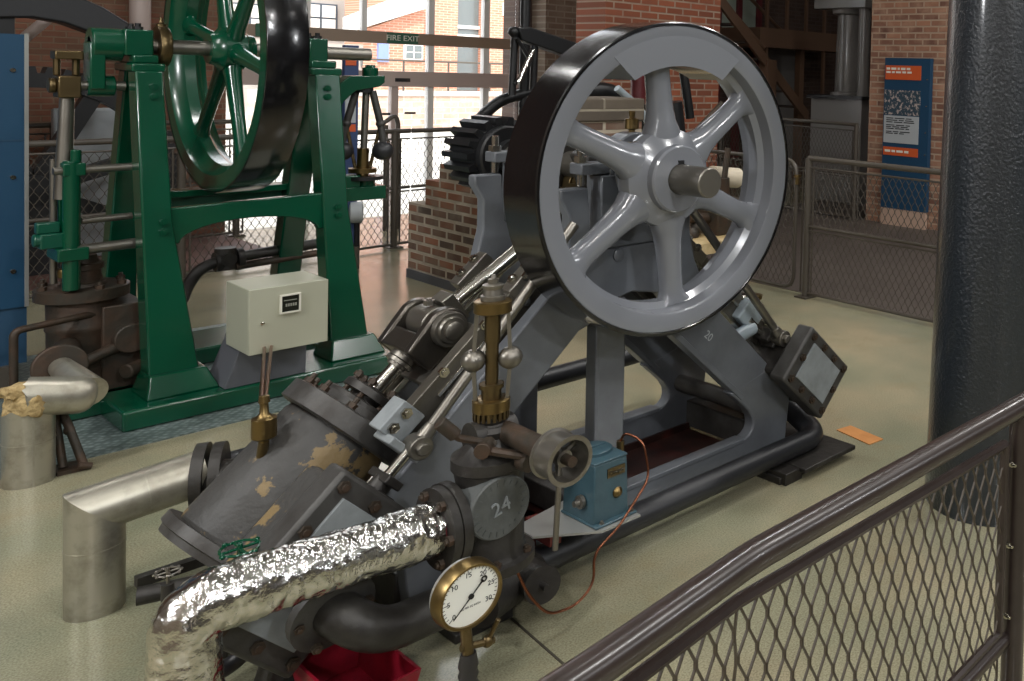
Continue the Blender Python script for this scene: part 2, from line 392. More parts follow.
# --- bearings and crankshaft -------------------------------------------------
shaft = obj('crankshaft', MB().lathe((SX, 2.345, SZ), (0,1,0), [(0,.048),(.004,.052),(1.5,.052)], 36), 'dullsteel', E_)
for y0, y1 in ((2.73, 2.82), (3.28, 3.37)):
    mb = MB().box((1.945, y0, 1.065), (2.255, y1, 1.325)); mb.lathe((SX, y0-.01, SZ), (0,1,0), [(0,.10),(y1-y0+.02,.10)], 28)
    bb = obj('bearing_block', mb, 'frame', E_, bevel=.006)
    obj('bearing_brass', MB().ring((SX,y0-.014,SZ),(0,1,0),.052,.075,y1-y0+.028,36), 'oldbrass', bb)
    mb = MB().box((1.87, y0+.008, 1.330), (2.33, y1-.008, 1.370))
    mb.lathe((SX, y0+.005, SZ+.03), (0,1,0), [(0,.12),(y1-y0-.01,.12)], 28)
    obj('bearing_cap', mb, 'frame', bb, bevel=.005)
    for x in (1.89, 2.31): obj('stud', MB().cyl((x, (y0+y1)/2, 1.29), (x, (y0+y1)/2, 1.43), .014, seg=12).bolt((x, (y0+y1)/2, 1.375), (0,0,1), .024, .02), 'steel', bb)
    mb = MB().lathe((SX, (y0+y1)/2, 1.46), (0,0,1), [(0,.012),(.02,.012),(.025,.025),(.06,.025),(.065,.01),(.09,.012)], 14); obj('oil_cup', mb, 'brass', bb)
# crank webs, pin, eccentrics
cp = V((2.147, 0, 1.245)); cdir = (cp - V((SX,0,SZ))).normalized(); cper = V((cdir.z,0,-cdir.x))
for y in (2.96, 3.19):
    mb = MB(); c = V((SX, y, SZ)) + cdir*.02
    mb.obox(c, cdir*.13, V((0,.028,0)), cper*.075); mb.cyl((SX,y-.04,SZ),(SX,y+.04,SZ),.095)
    obj('crank_web', mb, 'iron', E_, bevel=.01)
obj('crank_pin', MB().cyl((cp.x, 2.94, cp.z), (cp.x, 3.22, cp.z), .045), 'steel', E_)
for y in (2.86, 3.44):
    mb = MB().cyl((SX+.02, y-.025, SZ-.02), (SX+.02, y+.025, SZ-.02), .105, seg=36); mb.lathe((SX+.02, y-.03, SZ-.02), (0,1,0), [(0,.085),(.06,.085)], 36)
    obj('eccentric', mb, 'oldiron', E_, bevel=.004)

mb = MB().lathe((2.309, 3.220, 1.064), (0,0,1), [(0,.05),(.05,.05),(.055,.065),(.075,.065),(.08,.045),(.20,.045),(.205,.06),(.225,.06),(.23,.02),(.27,.018)], 20)
mb.lathe((2.323, 3.120, 1.108), (0,0,1), [(0,.035),(.06,.035),(.065,.05),(.08,.05),(.085,.03),(.22,.03)], 18); obj('valve_gear', mb, 'iron', E_)
obj('valve_gear_pipe', MB().tube([(2.255, 3.200, 1.327), (2.327, 3.200, 1.315), (2.349, 3.200, 1.218)], .012, 10, cr=.04), 'steel', E_)
# --- toothed wheel on the far end of the shaft
Yg = 3.62
N_ = 18; pts = []
for i in range(N_):
    for da, rr in ((-.34,.130),(-.20,.162),(.20,.162),(.34,.130)):
        a = 2*PI*(i + da)/N_; pts.append((SX + rr*math.cos(a), SZ + rr*math.sin(a)))
gw = obj('gear_wheel', MB().ext(pts, 'y', Yg, Yg+.20), 'dkblock', E_)
mb = MB().lathe((SX, Yg-.04, SZ), (0,1,0), [(0,.06),(0,.118),(.008,.125),(.04,.125)], 48); mb.cyl((SX,Yg-.08,SZ),(SX,Yg-.03,SZ),.07)
obj('gear_flange', mb, 'dkblock', gw)

# --- flywheel ----------------------------------------------------------------
YF, WF, RF = 2.503, .178, .548
mb = MB()
# rim: front lip, recessed web side and back lip
mb.lathe((SX, YF, SZ), (0,1,0), [(.004,.468),(0,.475),(0,.532),(.004,.536),(WF-.004,.536),(WF,.532),(WF,.475),(WF-.004,.468),(WF-.05,.462),(WF-.065,.440),(.065,.440),(.05,.462)], 96, closed=True)
# hub
mb.lathe((SX, YF-.005, SZ), (0,1,0), [(0,.054),(0,.112),(.006,.118),(.03,.120),(.045,.150),(.06,.172),(.085,.178),(.12,.172),(.14,.12),(.19,.115),(.19,.054)], 64, closed=True)
# six oval tapered spokes with flared ends
for k in range(6):
    a = math.radians(96 + 60*k); d = V((math.cos(a),0,math.sin(a))); w = V((-math.sin(a),0,math.cos(a))); yv = V((0,1,0))
    c0 = V((SX, YF+.085, SZ)); rs = []
    for r, hw, hd in ((.10,.085,.05),(.165,.070,.05),(.20,.054,.046),(.24,.048,.041),(.30,.044,.038),(.36,.042,.036),(.41,.043,.036),(.435,.052,.038),(.448,.072,.040),(.456,.09,.040)):
        rs.append([c0 + d*r + w*hw*math.cos(2*PI*i/20) + yv*hd*math.copysign(abs(math.sin(2*PI*i/20))**.75, math.sin(2*PI*i/20)) for i in range(20)])
    mb.rings(rs)
fw = obj('flywheel', mb, 'grey', E_)
# crescent balance weight cast into the top of the rim
pts = []; n = 30; a0, a1 = math.radians(58), math.radians(124)
for i in range(n+1): a = a0 + (a1-a0)*i/n; pts.append((SX+.50*math.cos(a), SZ+.50*math.sin(a)))
for i in range(n+1): a = a1 + math.radians(-4) + (a0-a1+math.radians(8))*i/n; pts.append((SX+.395*math.cos(a), SZ+.395*math.sin(a)))
obj('balance_weight', MB().ext(pts, 'y', YF-.0012, YF+WF-.002), 'grey', fw)
obj('tyre', MB().lathe((SX, YF-.002, SZ), (0,1,0), [(.006,.532),(0,.536),(0,.544),(.004,.548),(WF,.548),(WF+.004,.544),(WF+.004,.532)], 128, closed=True), 'black', fw, label='glossy black outer band of the wheel')
obj('key', MB().box((SX-.012, YF-.008, SZ+.046), (SX+.012, YF+.02, SZ+.066)), 'dkblock', fw)

# --- one side of the engine: cylinder, crosshead, guides ----------------------
def side(P, D, N, right):
    Y = V((0,1,0))
    ks = .74 if right else 1
    # cylinder with its lagging
    mb = MB().lathe(P(1.15,0,YA), D, [(0,.160*ks),(.03,.170*ks),(.37,.172*ks),(.40,.165*ks)], 40)
    cy = obj('cylinder', mb, 'lag' if not right else 'iron', E_, label='lagged cylinder with flaking dark and ochre paint' if not right else None)
    mb = MB().lathe(P(1.095,0,YA), D, [(0,.19*ks),(.005,.205*ks),(.06,.205*ks),(.065,.19*ks)], 48); mb.lathe(P(1.07,0,YA), D, [(0,.12*ks),(.03,.13*ks)], 32)
    obj('cylinder_flange', mb, 'irongrey', cy)
    mb = MB().lathe(P(1.535,0,YA), D, [(0,.17*ks),(0,.205*ks),(.028,.205*ks),(.032,.195*ks),(.05,.19*ks),(.055,.14*ks)], 40); obj('end_cover', mb, 'irongrey', cy)
    for k in range(10):
        a = 2*PI*(k+.5)/10; q = P(1.095,0,YA) + (N*math.cos(a) + Y*math.sin(a))*.172*ks
        obj('cover_stud', MB().bolt(q, -D, .016, .018, .016), 'oldiron', cy)
    # stuffing box with two oval gland flanges and studs
    mb = MB().lathe(P(1.005,0,YA), D, [(0,.045),(.09,.06)], 24)
    mb.lathe(P(1.055,0,YA), D, [(0,.112*ks),(.004,.118*ks),(.035,.118*ks)], 40); mb.lathe(P(1.012,0,YA), D, [(0,.086),(.004,.092),(.026,.092)], 36)
    g = obj('stuffing_box', mb, 'iron', E_)
    for k in range(6):
        a = 2*PI*k/6 + .3; q = P(.99,0,YA) + (N*math.cos(a) + Y*math.sin(a))*.074
        obj('gland_stud', MB().cyl(q, q + D*.075, .009, seg=8).bolt(q+D*.012, -D, .015, .014), 'oldiron', g)
    obj('piston_rod', MB().cyl(P(.80,0,YA), P(1.12,0,YA), .025), 'steel', E_)
    mb = MB().lathe(P(.875,.004,YA), D, [(0,.044),(.02,.044),(.024,.034),(.045,.032)], 24); mb.ring(P(.898,.003,YA), D, .03, .046, .012, 24); obj('rod_collar', mb, 'dullsteel', E_)
    # crosshead: forked jaw, pin and its washers
    mb = MB()
    mb.obox(P(.845,.010,YA), D*.035, Y*.108, N*.053)
    for s in (-1, 1):
        prof = [P(.882,-.045,0), P(.882,.062,0), P(.80,.075,0)] + [P(.75 - .070*math.sin(a), .012 + .070*math.cos(a), 0) for a in [PI*i/12 for i in range(13)]] + [P(.80,-.051,0)]
        y0, y1 = YA + s*.072, YA + s*.112
        mb.prism([V((p.x,y0,p.z)) for p in prof], [V((p.x,y1,p.z)) for p in prof])
    ch = obj('crosshead', mb, 'darksteel', E_, bevel=.008)
    mb = MB().lathe(P(.75,.012,YA-.155), Y, [(0,.024),(.004,.03),(.012,.03),(.012,.042),(.022,.046),(.022,.056),(.036,.06),(.295,.05)], 32); obj('crosshead_pin', mb, 'dullsteel', ch)
    obj('slipper', MB().obox(P(.80,-.085,YA), D*.12, Y*.15, N*.018), 'dullsteel', ch, bevel=.004)
    # connecting rod with strap ends, from crosshead pin to crank pin
    a = P(.75,.012,YA); b = V((cp.x, YA + (.05 if right else -.05), cp.z)); q = (b-a).normalized()
    mb = MB().cyl(a + q*.07, b - q*.05, .027, .031)
    cr = obj('connecting_rod', mb, 'steel', E_)
    nn = q.cross(Y).normalized()
    mb = MB().cyl(a - Y*.05, a + Y*.05, .06); mb.obox(a + q*.075, q*.022, Y*.04, nn*.055); obj('small_end', mb, 'dullsteel', cr, bevel=.004)
    mb = MB().cyl(b - Y*.045, b + Y*.045, .08); mb.obox(b - q*.09, q*.03, Y*.04, nn*.06); obj('big_end', mb, 'oldbrass', cr, bevel=.004)
    obj('gib_bolt', MB().bolt(a + q*.03 - nn*.06, -nn, .018, .016), 'dullsteel', cr) if right else obj('gib_bolt', MB().bolt(a + q*.03 + nn*.06*(1 if nn.z > 0 else -1), V((0,0,1)), .018, .016), 'dullsteel', cr)
    # slide bars either side of the crosshead
    for y in (2.86, 3.28):
        near = y < YA; nc, nh = (-.042, .058) if near else (-.11, .028)
        mb = MB().obox(P(.785,nc,y), D*.34, Y*.024, N*nh)
        sb = obj('slide_bar', mb, 'guidesteel', E_, bevel=.003)
        obj('bar_edge', MB().obox(P(.785,nc-nh-.006,y-.006), D*.345, Y*.03, N*.010), 'steel', sb, bevel=.002)
        if near:
            obj('bar_edge', MB().obox(P(.70,nc+nh*.2,y-.025), D*.24, Y*.004, N*.006), 'steel', sb, bevel=.001)
            for t, n in ((.50,.012),(.56,-.05),(.70,.012),(.88,.012),(.92,-.055),(1.06,.012)):
                obj('bolt', MB().bolt(P(t, n, y-.024), -Y, .017, .012), 'steel', sb)
        mb = MB().obox(P(.50,nc+.03,y+.002), D*.075, Y*.03, N*.035); eb = obj('end_block', mb, 'dullsteel', sb, bevel=.004)
        for t in (.465, .53): obj('bolt', MB().bolt(P(t,nc+.065,y+.002), N, .018, .014), 'steel', eb)
    # valve rod, eye and spindle on the near side
    ye = 2.72 if not right else 2.73
    n0, n1 = (-.017, .07) if not right else (-.03, .06)
    te = 1.09
    a = P(te, n0, ye); b = P(.30, n1, ye); q = (b-a).normalized()
    mb = MB().cyl(a + q*.03, b, .017); vr = obj('valve_rod', mb, 'dullsteel', E_)
    mb = MB().cyl(a - Y*.028, a + Y*.028, .035); mb.cyl(a - Y*.045, a - Y*.02, .020, seg=6); mb.cyl(a + q*.02, a + q*.07, .026, .019); obj('rod_eye', mb, 'dullsteel', vr, bevel=.003)
    return cy
side(Lp, DL, NL, False)
side(Rp, DR, NR, True)

# valve chest and its cover, one each side, with bolts and a light grey centre panel
def chest(P, D, N, t0, t1, n0, n1, yc, yb, cm='iron'):
    Y = V((0,1,0)); tm, nm_ = (t0+t1)/2, (n0+n1)/2
    mb = MB().obox(P(tm, nm_-.035, (yc+.06+yb)/2), D*(t1-t0)*.44, Y*(yb-yc-.08)/2, N*((n1-n0)*.5-.06))
    ch = obj('valve_chest', mb, cm, E_, bevel=.02)
    cov = obj('chest_cover', MB().obox(P(tm, nm_, yc+.06), D*(t1-t0)/2, Y*.045, N*(n1-n0)/2), 'irongrey', ch, bevel=.012)
    obj('cover_panel', MB().obox(P(tm, nm_, yc+.012), D*((t1-t0)/2-.056), Y*.006, N*((n1-n0)/2-.050)), 'brightplate', ch, bevel=.002, label='light grey rectangular centre panel')
    for i in range(4):
        t = t0 + .035 + (t1-t0-.07)*i/3
        for n in (n0+.03, n1-.03): obj('cover_bolt', MB().bolt(P(t, n, yc+.015), -Y, .017, .012), 'oldiron', ch)
    for t in (t0+.035, t1-.035): obj('cover_bolt', MB().bolt(P(t, nm_, yc+.015), -Y, .017, .012), 'oldiron', ch)
    return ch
chest(Lp, DL, NL, 1.235, 1.68, -.10, .185, 2.585, 2.96, 'lag')
chest(Rp, DR, NR, 1.095, 1.445, -.205, .06, 2.585, 2.99)
# valve spindles and little glands
for P, D, N, t0, n0, ye in ((Lp, DL, NL, 1.10, -.005, 2.72), (Rp, DR, NR, .95, -.05, 2.80)):
    mb = MB().cyl(P(t0-.02,n0,ye), P(t0+.16,n0,ye), .016); sp = obj('valve_spindle', mb, 'steel', E_)
    mb = MB().obox(P(t0+.10,n0,ye), D*.012, V((0,.055,0)), N*.028); mb.lathe(P(t0+.10,n0,ye), D, [(0,.03),(.06,.034)], 20); mb.obox(P(t0+.14,n0,ye), D*.008, V((0,.06,0)), N*.034)
    obj('spindle_gland', mb, 'iron', sp, bevel=.004)
# grey guide bracket carrying the left valve rod
mb = MB().obox(Lp(1.06,.045,2.80), DL*.05, V((0,.035,0)), NL*.045); mb.obox(Lp(1.115,.0,2.775), DL*.012, V((0,.05,0)), NL*.06)
vb = obj('rod_bracket', mb, 'brightplate', E_, bevel=.004)
for t in (1.035, 1.085): obj('bolt', MB().bolt(Lp(t,.06,2.765), (0,-1,0), .017, .012), 'steel', vb)
mb = MB().obox(Rp(.93,-.03,2.86), DR*.06, V((0,.07,0)), NR*.05); mb.cyl(Rp(.98,-.06,2.80), Rp(.90,-.17,2.79), .03); obj('rod_bracket', mb, 'paleblue', E_, bevel=.006)
mb = MB().tube([Rp(.50,.005,2.95), Rp(.70,.005,2.95)], .05, 18)
for k in range(7): mb.ring(Rp(.52+.026*k,.005,2.95), DR, .045, .058, .012, 24)
obj('ribbed_gland', mb, 'iron', E_)
# oil cups of the two cylinders
mb = MB().lathe((1.039, 3.040, 0.575), (0,0,1), [(0,.012),(.012,.012),(.014,.024),(.02,.032),(.075,.032),(.08,.02),(.09,.012),(.12,.010),(.122,.015),(.14,.012),(.142,.006)], 20); obj('oil_cup', mb, 'brass', E_)
mb = MB().cyl(((1.039, 3.040, 0.575)[0],3.06,(1.039, 3.040, 0.575)[2]-.06),(1.039, 3.040, 0.581),.014,seg=10); obj('oil_cup_stem', mb, 'oldbrass', E_)
mb = MB().lathe(V((2.848, 2.860, 0.705))-V((0,0,.215)), (0,0,1), [(0,.012),(.13,.012),(.135,.032),(.19,.032),(.195,.012),(.21,.010),(.215,.022),(.235,.024),(.24,.01)], 18); obj('oil_cup', mb, 'oldbrass', E_)
# green and scalloped drain handwheels below the left cylinder
def handwheel(c, r, m, knobs, nm='handwheel'):
    mb = MB(); c = V(c)
    mb.tube([c + V((r*math.cos(a), r*math.sin(a), 0)) for a in [2*PI*i/32 for i in range(33)]], r*.09, 8)
    for k in range(4): a = PI/2*k; mb.cyl(c, c + V((r*math.cos(a), r*math.sin(a), 0)), r*.09, seg=6)
    for k in range(knobs): a = 2*PI*k/knobs + .4; mb.sph(c + V((r*1.12*math.cos(a), r*1.12*math.sin(a), 0)), r*.17, 8)
    mb.cyl(c - V((0,0,.06)), c + V((0,0,.012)), r*.16, seg=10)
    return obj(nm, mb, m, E_)
handwheel((.872,2.70,.444), .042, 'green', 4).__setitem__('label', 'small green handwheel')
handwheel((.757,2.82,.39), .024, 'dullsteel', 10).__setitem__('label', 'small scalloped silver handwheel')
obj('drain_cock', MB().cyl((.872,2.70,.30),(.872,2.70,.42),.014,seg=10).cyl((.872,2.70,.30),(.95,2.78,.30),.016,seg=10), 'iron', E_); obj('drain_cock', MB().cyl((.757,2.82,.10),(.757,2.82,.36),.014,seg=10).cyl((.757,2.82,.10),(.98,2.92,.16),.016,seg=10), 'iron', E_)
# pipes along the base
mb = MB().tube([(1.56,2.63,.10),(3.02,2.63,.10),(3.06,2.78,.13),(3.06,2.95,.20)], .047, 18, cr=.10); p = obj('base_pipe', mb, 'satin', E_)
mb = MB().tube([(1.0,3.66,.30),(3.10,3.66,.30),(3.12,3.45,.26)], .045, 18, cr=.1); obj('base_pipe', mb, 'satin', E_)
# heavy exhaust elbow running from the valve body under the left valve chest
mb = MB().tube([(1.37,2.42,.30),(1.30,2.42,.22),(1.08,2.40,.235),(1.0,2.46,.30),(.99,2.66,.36)], .055, 20, cr=.12); ex = obj('exhaust_elbow', mb, 'iron', E_)
mb = MB().lathe((1.0,2.47,.30), (-.05,1,.25), [(0,.055),(0,.10),(.025,.10),(.025,.055)], 28); obj('elbow_flange', mb, 'irongrey', ex)
for k in range(6):
    a = 2*PI*k/6; obj('flange_bolt', MB().bolt(V((1.0,2.47,.30)) + V((math.cos(a),0,math.sin(a)))*.08, (0,-1,-.2), .013, .012), 'oldiron', ex)
# lower legs/struts carrying the left cylinder
obj('cylinder_foot', MB().ext([(.93,.0),(1.04,.0),(1.10,.26),(1.02,.30)], 'y', 2.72, 2.80), 'irongrey', E_, bevel=.005); obj('cylinder_foot', MB().ext([(.86,.0),(.94,.0),(1.0,.22),(.95,.26)], 'y', 3.0, 3.08), 'irongrey', E_, bevel=.005)
mb = MB().tube([(.80,2.72,.13),(.86,2.74,.12),(.93,2.73,.17),(.95,2.74,.27)], .021, 12, cr=.06); obj('drain_pipe', mb, 'satin', E_)
mb = MB().tube([(.82,3.32,.115),(1.02,3.24,.115)], .026, 14); obj('drain_pipe', mb, 'iron', E_); obj('drain_channel', MB().box((.84,3.40,.10),(1.05,3.43,.13)), 'iron', E_)
# left exhaust branch with flange to the lagged pipe
mb = MB().cyl((1.06,3.52,.325), (1.18,3.30,.34), .055); mb.lathe((1.028,3.565,.325), V((.12,-.06,.0)), [(0,.05),(0,.108),(.032,.108),(.032,.05)], 32); mb.lathe((1.07,3.545,.325), V((.12,-.06,.0)), [(0,.05),(0,.104),(.03,.104),(.03,.05)], 32)
mb.cyl((1.03,3.565,.325),(1.20,3.40,.34),.05)
obj('branch_flange', mb, 'iron', E_)

# --- governor and throttle valve ----------------------------------------------
gx, gy = 1.366, 2.40
mb = MB().lathe((gx,gy,.30), (0,0,1), [(0,.115),(.004,.12),(.03,.12),(.034,.10),(.05,.092),(.25,.088),(.28,.094),(.285,.10),(.315,.10),(.32,.09),(.34,.07),(.37,.05),(.40,.045)], 36)
tv = obj('throttle_valve', mb, 'iron', E_)
for k in range(6):
    a = 2*PI*k/6 + .2; obj('bolt', MB().bolt((gx+.102*math.cos(a), gy+.102*math.sin(a), .33), (0,0,1), .014, .014), 'oldiron', tv)
mb = MB().cyl((gx-.02,gy,.494),(gx-.02,2.315,.494),.085); mb.lathe((gx-.022,2.318,.494), (0,-1,0), [(0,.086),(.010,.086),(.014,.082)], 40)
dc = obj('valve_disc', mb, 'castdisc', tv, label='round grey cast cover with raised figures')
text('casting_number', '24', .055, (gx-.022,2.302,.496), (1,0,.25), (-.25,0,1), 'brightplate', dc, .002)
mb = MB()
for k in range(22):
    a = 2*PI*k/22; mb.obox((gx-.022+.069*math.cos(a), 2.304, .494+.069*math.sin(a)), V((math.cos(a),0,math.sin(a)))*.007, (0,.002,0), V((-math.sin(a),0,math.cos(a)))*.002)
obj('raised_border', mb, 'castdisc', dc)
mb = MB().cyl((gx-.07,gy,.455),(1.245,gy,.455),.075); mb.lathe((1.262,gy,.455), (-1,0,0), [(0,.07),(0,.112),(.024,.112),(.024,.07)], 36); mb.lathe((1.236,gy,.455), (-1,0,0), [(0,.07),(0,.108),(.022,.108),(.022,.07)], 36)
fl = obj('inlet_flange', mb, 'iron', tv)
for k in range(6):
    a = 2*PI*k/6; obj('bolt', MB().bolt((1.214,gy+.09*math.cos(a),.455+.09*math.sin(a)), (-1,0,0), .014, .014), 'oldiron', tv)
# gearbox, cross shaft and belt pulley
mb = MB().lathe((gx,gy,.655), (0,0,1), [(0,.05),(.03,.055),(.05,.04),(.06,.044),(.068,.034),(.09,.030)], 24); mb.cyl((gx-.06,gy,.67),(gx+.06,gy,.67),.045)
gb = obj('governor_gearbox', mb, 'iron', E_)
ps = obj('pulley_shaft', MB().cyl((gx+.025,gy-.02,.675),(gx+.025,2.15,.675),.030).cyl((gx+.025,2.24,.675),(gx+.025,2.05,.675),.014,seg=16), 'oldiron', E_)
mb = MB().lathe((gx+.025,2.06,.675), (0,1,0), [(0,.054),(0,.066),(.005,.066),(.007,.060),(.075,.060),(.077,.066),(.082,.066),(.082,.052),(.04,.050)], 40, closed=True)
mb.cyl((gx+.025,2.085,.675),(gx+.025,2.14,.675),.022)
for k in range(3): a = 2*PI*k/3+.5; mb.cyl((gx+.025,2.11,.675),(gx+.025+.054*math.cos(a),2.11,.675+.054*math.sin(a)),.008,seg=8)
obj('belt_pulley', mb, 'dullsteel', ps)
# linkage beside the gearbox
mb = MB().tube([(gx-.02,2.34,.66),(gx-.11,2.36,.70),(gx-.16,2.37,.75)], .010, 8); mb.cyl((gx-.12,2.36,.71),(gx-.16,2.37,.755),.018,seg=10); mb.cyl((gx-.07,2.32,.66),(gx-.03,2.36,.66),.022,seg=12); mb.tube([(gx-.05,2.33,.655),(gx+.03,2.26,.63),(gx+.05,2.24,.60)], .012, 8)
mb.cyl((gx+.03,2.25,.615),(gx+.03,2.29,.615),.026,seg=12); mb.tube([(gx+.03,2.27,.66),(gx+.075,2.24,.66),(gx+.08,2.24,.59)], .008, 8)
obj('governor_linkage', mb, 'oldiron', E_, bevel=.002)
mb = MB().cyl((gx+.09,2.22,.36),(gx+.10,2.22,.60),.008,seg=10); mb.cyl((gx+.10,2.22,.56),(gx+.10,2.22,.63),.013,seg=10); obj('throttle_rod', mb, 'dullsteel', E_)
# flyball head
mb = MB().cyl((gx,gy,.74),(gx,gy,1.07),.017,seg=18); mb.cyl((gx,gy,.93),(gx,gy,1.02),.0205,seg=18); mb.cyl((gx,gy,.76),(gx,gy,.80),.026,seg=18); mb.cyl((gx,gy,.80),(gx,gy,.812),.032,seg=18)
gv = obj('governor', mb, 'oldbrass', E_)
for z in (.735, 1.012):
    obj('collar', MB().lathe((gx,gy,z), (0,0,1), [(0,.044),(.003,.049),(.032,.049),(.035,.044)], 36), 'brass', gv)
mb = MB().lathe((gx,gy,1.048), (0,0,1), [(0,.032),(.012,.032),(.014,.026),(.03,.024),(.034,.027),(.042,.028),(.046,.014),(.058,.014),(.06,.008),(.07,.006)], 20); obj('finial', mb, 'dullsteel', gv)
gd = V((.85,-.5,0)).normalized()
for s in (-1, 1):
    c = V((gx,gy,.880)) + gd*s*.047
    obj('flyball', MB().sph(c, .032, 22), 'dullsteel', gv)
    for zz in (1.012, .765):
        a = V((gx,gy,zz)) + gd*s*.040; n = (c-a).normalized(); w = n.cross(gd).normalized()
        obj('spring_arm', MB().obox((a+c)/2, n*((c-a).length/2), w*.013, n.cross(w)*.005), 'dullsteel', gv)
mb = MB()
for k in range(20):
    a = 2*PI*k/20; mb.obox((gx+.038*math.cos(a), gy+.038*math.sin(a), .726), V((math.cos(a),math.sin(a),0))*.009, V((-math.sin(a),math.cos(a),0))*.004, (0,0,.012))
mb.cyl((gx,gy,.718),(gx,gy,.736),.036); obj('bevel_gear', mb, 'oldbrass', gv)
# stub valve at the left end of the base pipe
mb = MB().cyl((1.60,2.64,.10),(1.56,2.44,.135),.052); mb.lathe((1.562,2.45,.133), (-.04,-.2,.035), [(0,.05),(0,.055),(.012,.055),(.012,.01)], 28); mb.cyl((1.56,2.44,.135),(1.55,2.40,.142),.010,seg=10); mb.cyl((1.40,2.50,.12),(1.62,2.60,.10),.06)
obj('stub_valve', mb, 'iron', E_)
# shelf for the lubricator
mb = MB().ext([(1.60,2.66),(1.60,2.56),(1.755,2.425),(1.90,2.42),(1.91,2.60),(1.90,2.72)], 'z', .222, .229)
sh = obj('shelf', mb, 'silver', E_)
obj('shelf_bracket', MB().box((1.66,2.70,.06),(1.70,2.74,.222)).box((1.66,2.56,.17),(1.70,2.74,.222)), 'redbr', sh); obj('shelf_bracket', MB().box((1.87,2.62,.15),(1.90,2.75,.222)), 'redbr', sh)

# ------------------------------------------------------------------ lubricator on the shelf
t = thing('lubricator', 'teal blue oil lubricator box on the engine shelf in front of the frame leg', 'lubricator', (1.80, 2.55, .229))
x0, x1, y0, y1, z0, z1 = 1.748, 1.882, 2.46, 2.63, .229, .425
mb = MB().prism([(x0,y0,z0+.006),(x1,y0,z0+.006),(x1,y1,z0+.006),(x0,y1,z0+.006)], [(x0+.006,y0+.006,z1),(x1-.006,y0+.006,z1),(x1-.006,y1-.006,z1),(x0+.006,y1-.006,z1)])
mb.box((x0-.004,y0-.022,z0),(x1+.02,y1+.004,z0+.009)); obj('tank', mb, 'blue', t, bevel=.004)
mb = MB().box((x0+.004,y0+.004,z1),(x1-.004,y1-.004,z1+.008)); obj('lid', mb, 'blue', t, bevel=.003)
mb = MB().lathe(((x0+x1)/2,2.56,z1+.008), (0,0,1), [(0,.058),(.010,.058),(.013,.053)], 36); mb.box(((x0+x1)/2-.045,2.555,z1+.02),((x0+x1)/2+.045,2.563,z1+.026)); obj('filler_cap', mb, 'blue', t)
np_ = obj('nameplate', MB().box((1.80,y0-.003+.004,.372),(1.866,y0+.008,.402)), 'oldbrass', t)
text('nameplate_writing', 'Cooper', .018, (1.833,y0-.0005,.387), (1,0,0), (0,0,1), 'dark', np_, .0006)
mb = MB().lathe((1.838,y0+.004,.315), (0,-1,0), [(0,.016),(.004,.018),(.008,.016),(.012,.010),(.016,.004)], 20); obj('plug', mb, 'brass', t)
for x, y in ((x0+.025,y0-.010),(x1+.005,y0-.010)): obj('fixing_bolt', MB().bolt((x,y,z0+.008), (0,0,1), .009, .006), 'dullsteel', t)
mb = MB().cyl((x1,2.55,.385),(x1+.03,2.55,.385),.012,seg=12); mb.cyl((x1+.03,2.55,.30),(x1+.03,2.55,.44),.013,seg=12); mb.lathe((x1+.03,2.55,.35),(0,0,1),[(0,.018),(.03,.018)],6); obj('pump_sight', mb, 'oldbrass', t)
mb = MB().lathe((x0-.002,2.52,.30),(-1,0,0),[(0,.022),(.012,.022),(.014,.012),(.03,.010)],16); obj('ratchet', mb, 'dullsteel', t)
# thin pipe from the lubricator to the throttle valve
mb = MB().tube([(1.912,2.55,.44),(1.915,2.53,.472),(1.945,2.47,.45),(1.95,2.44,.33),(1.80,2.40,.232),(1.70,2.39,.19),(1.70,2.38,.10),(1.63,2.37,.065),(1.53,2.36,.085),(1.47,2.37,.17),(1.44,2.39,.26)], .0042, 10, cr=.04)
tag(obj('oil_pipe', mb, 'copper'), 'thin copper oil pipe looping from the teal lubricator down past the floor', 'pipe')

# ------------------------------------------------------------------ foil-wrapped steam pipe
def crinkle(mb, amp, f):
    for v in mb.b.verts:
        p = v.co*f; v.co += noise.noise_vector(p)*amp + noise.noise_vector(p*2.3)*amp*.6
    return mb
t = thing('foil_wrapped_pipe', 'bright crinkled foil-wrapped steam pipe bending down to the floor at bottom left', 'pipe', (.665, 2.40, 0))
path = [(1.21,2.40,.457)]
for k in range(120): path.append((1.21-.475*(k+1)/120, 2.40, .457+.030*(k+1)/120))
for k in range(14): a = PI/2*(k+1)/14; path.append((.735-.06*math.sin(a), 2.40, .487-.06*(1-math.cos(a))))
for k in range(90): path.append((.675, 2.40, .427-.427*(k+1)/90))
mb = MB().tube(path, lambda s: .069 + .003*math.sin(23*s)*math.sin(9*s), 48); crinkle(mb, .0042, 26); crinkle(mb, .0022, 70)
for v in mb.b.verts: v.co.z = max(v.co.z, 0)
obj('foil_wrap', mb, 'foil', t)
obj('pipe_end', MB().cyl((1.236,2.40,.456),(1.17,2.40,.458),.066), 'maroon', t, label='red-painted bare end at the flange')

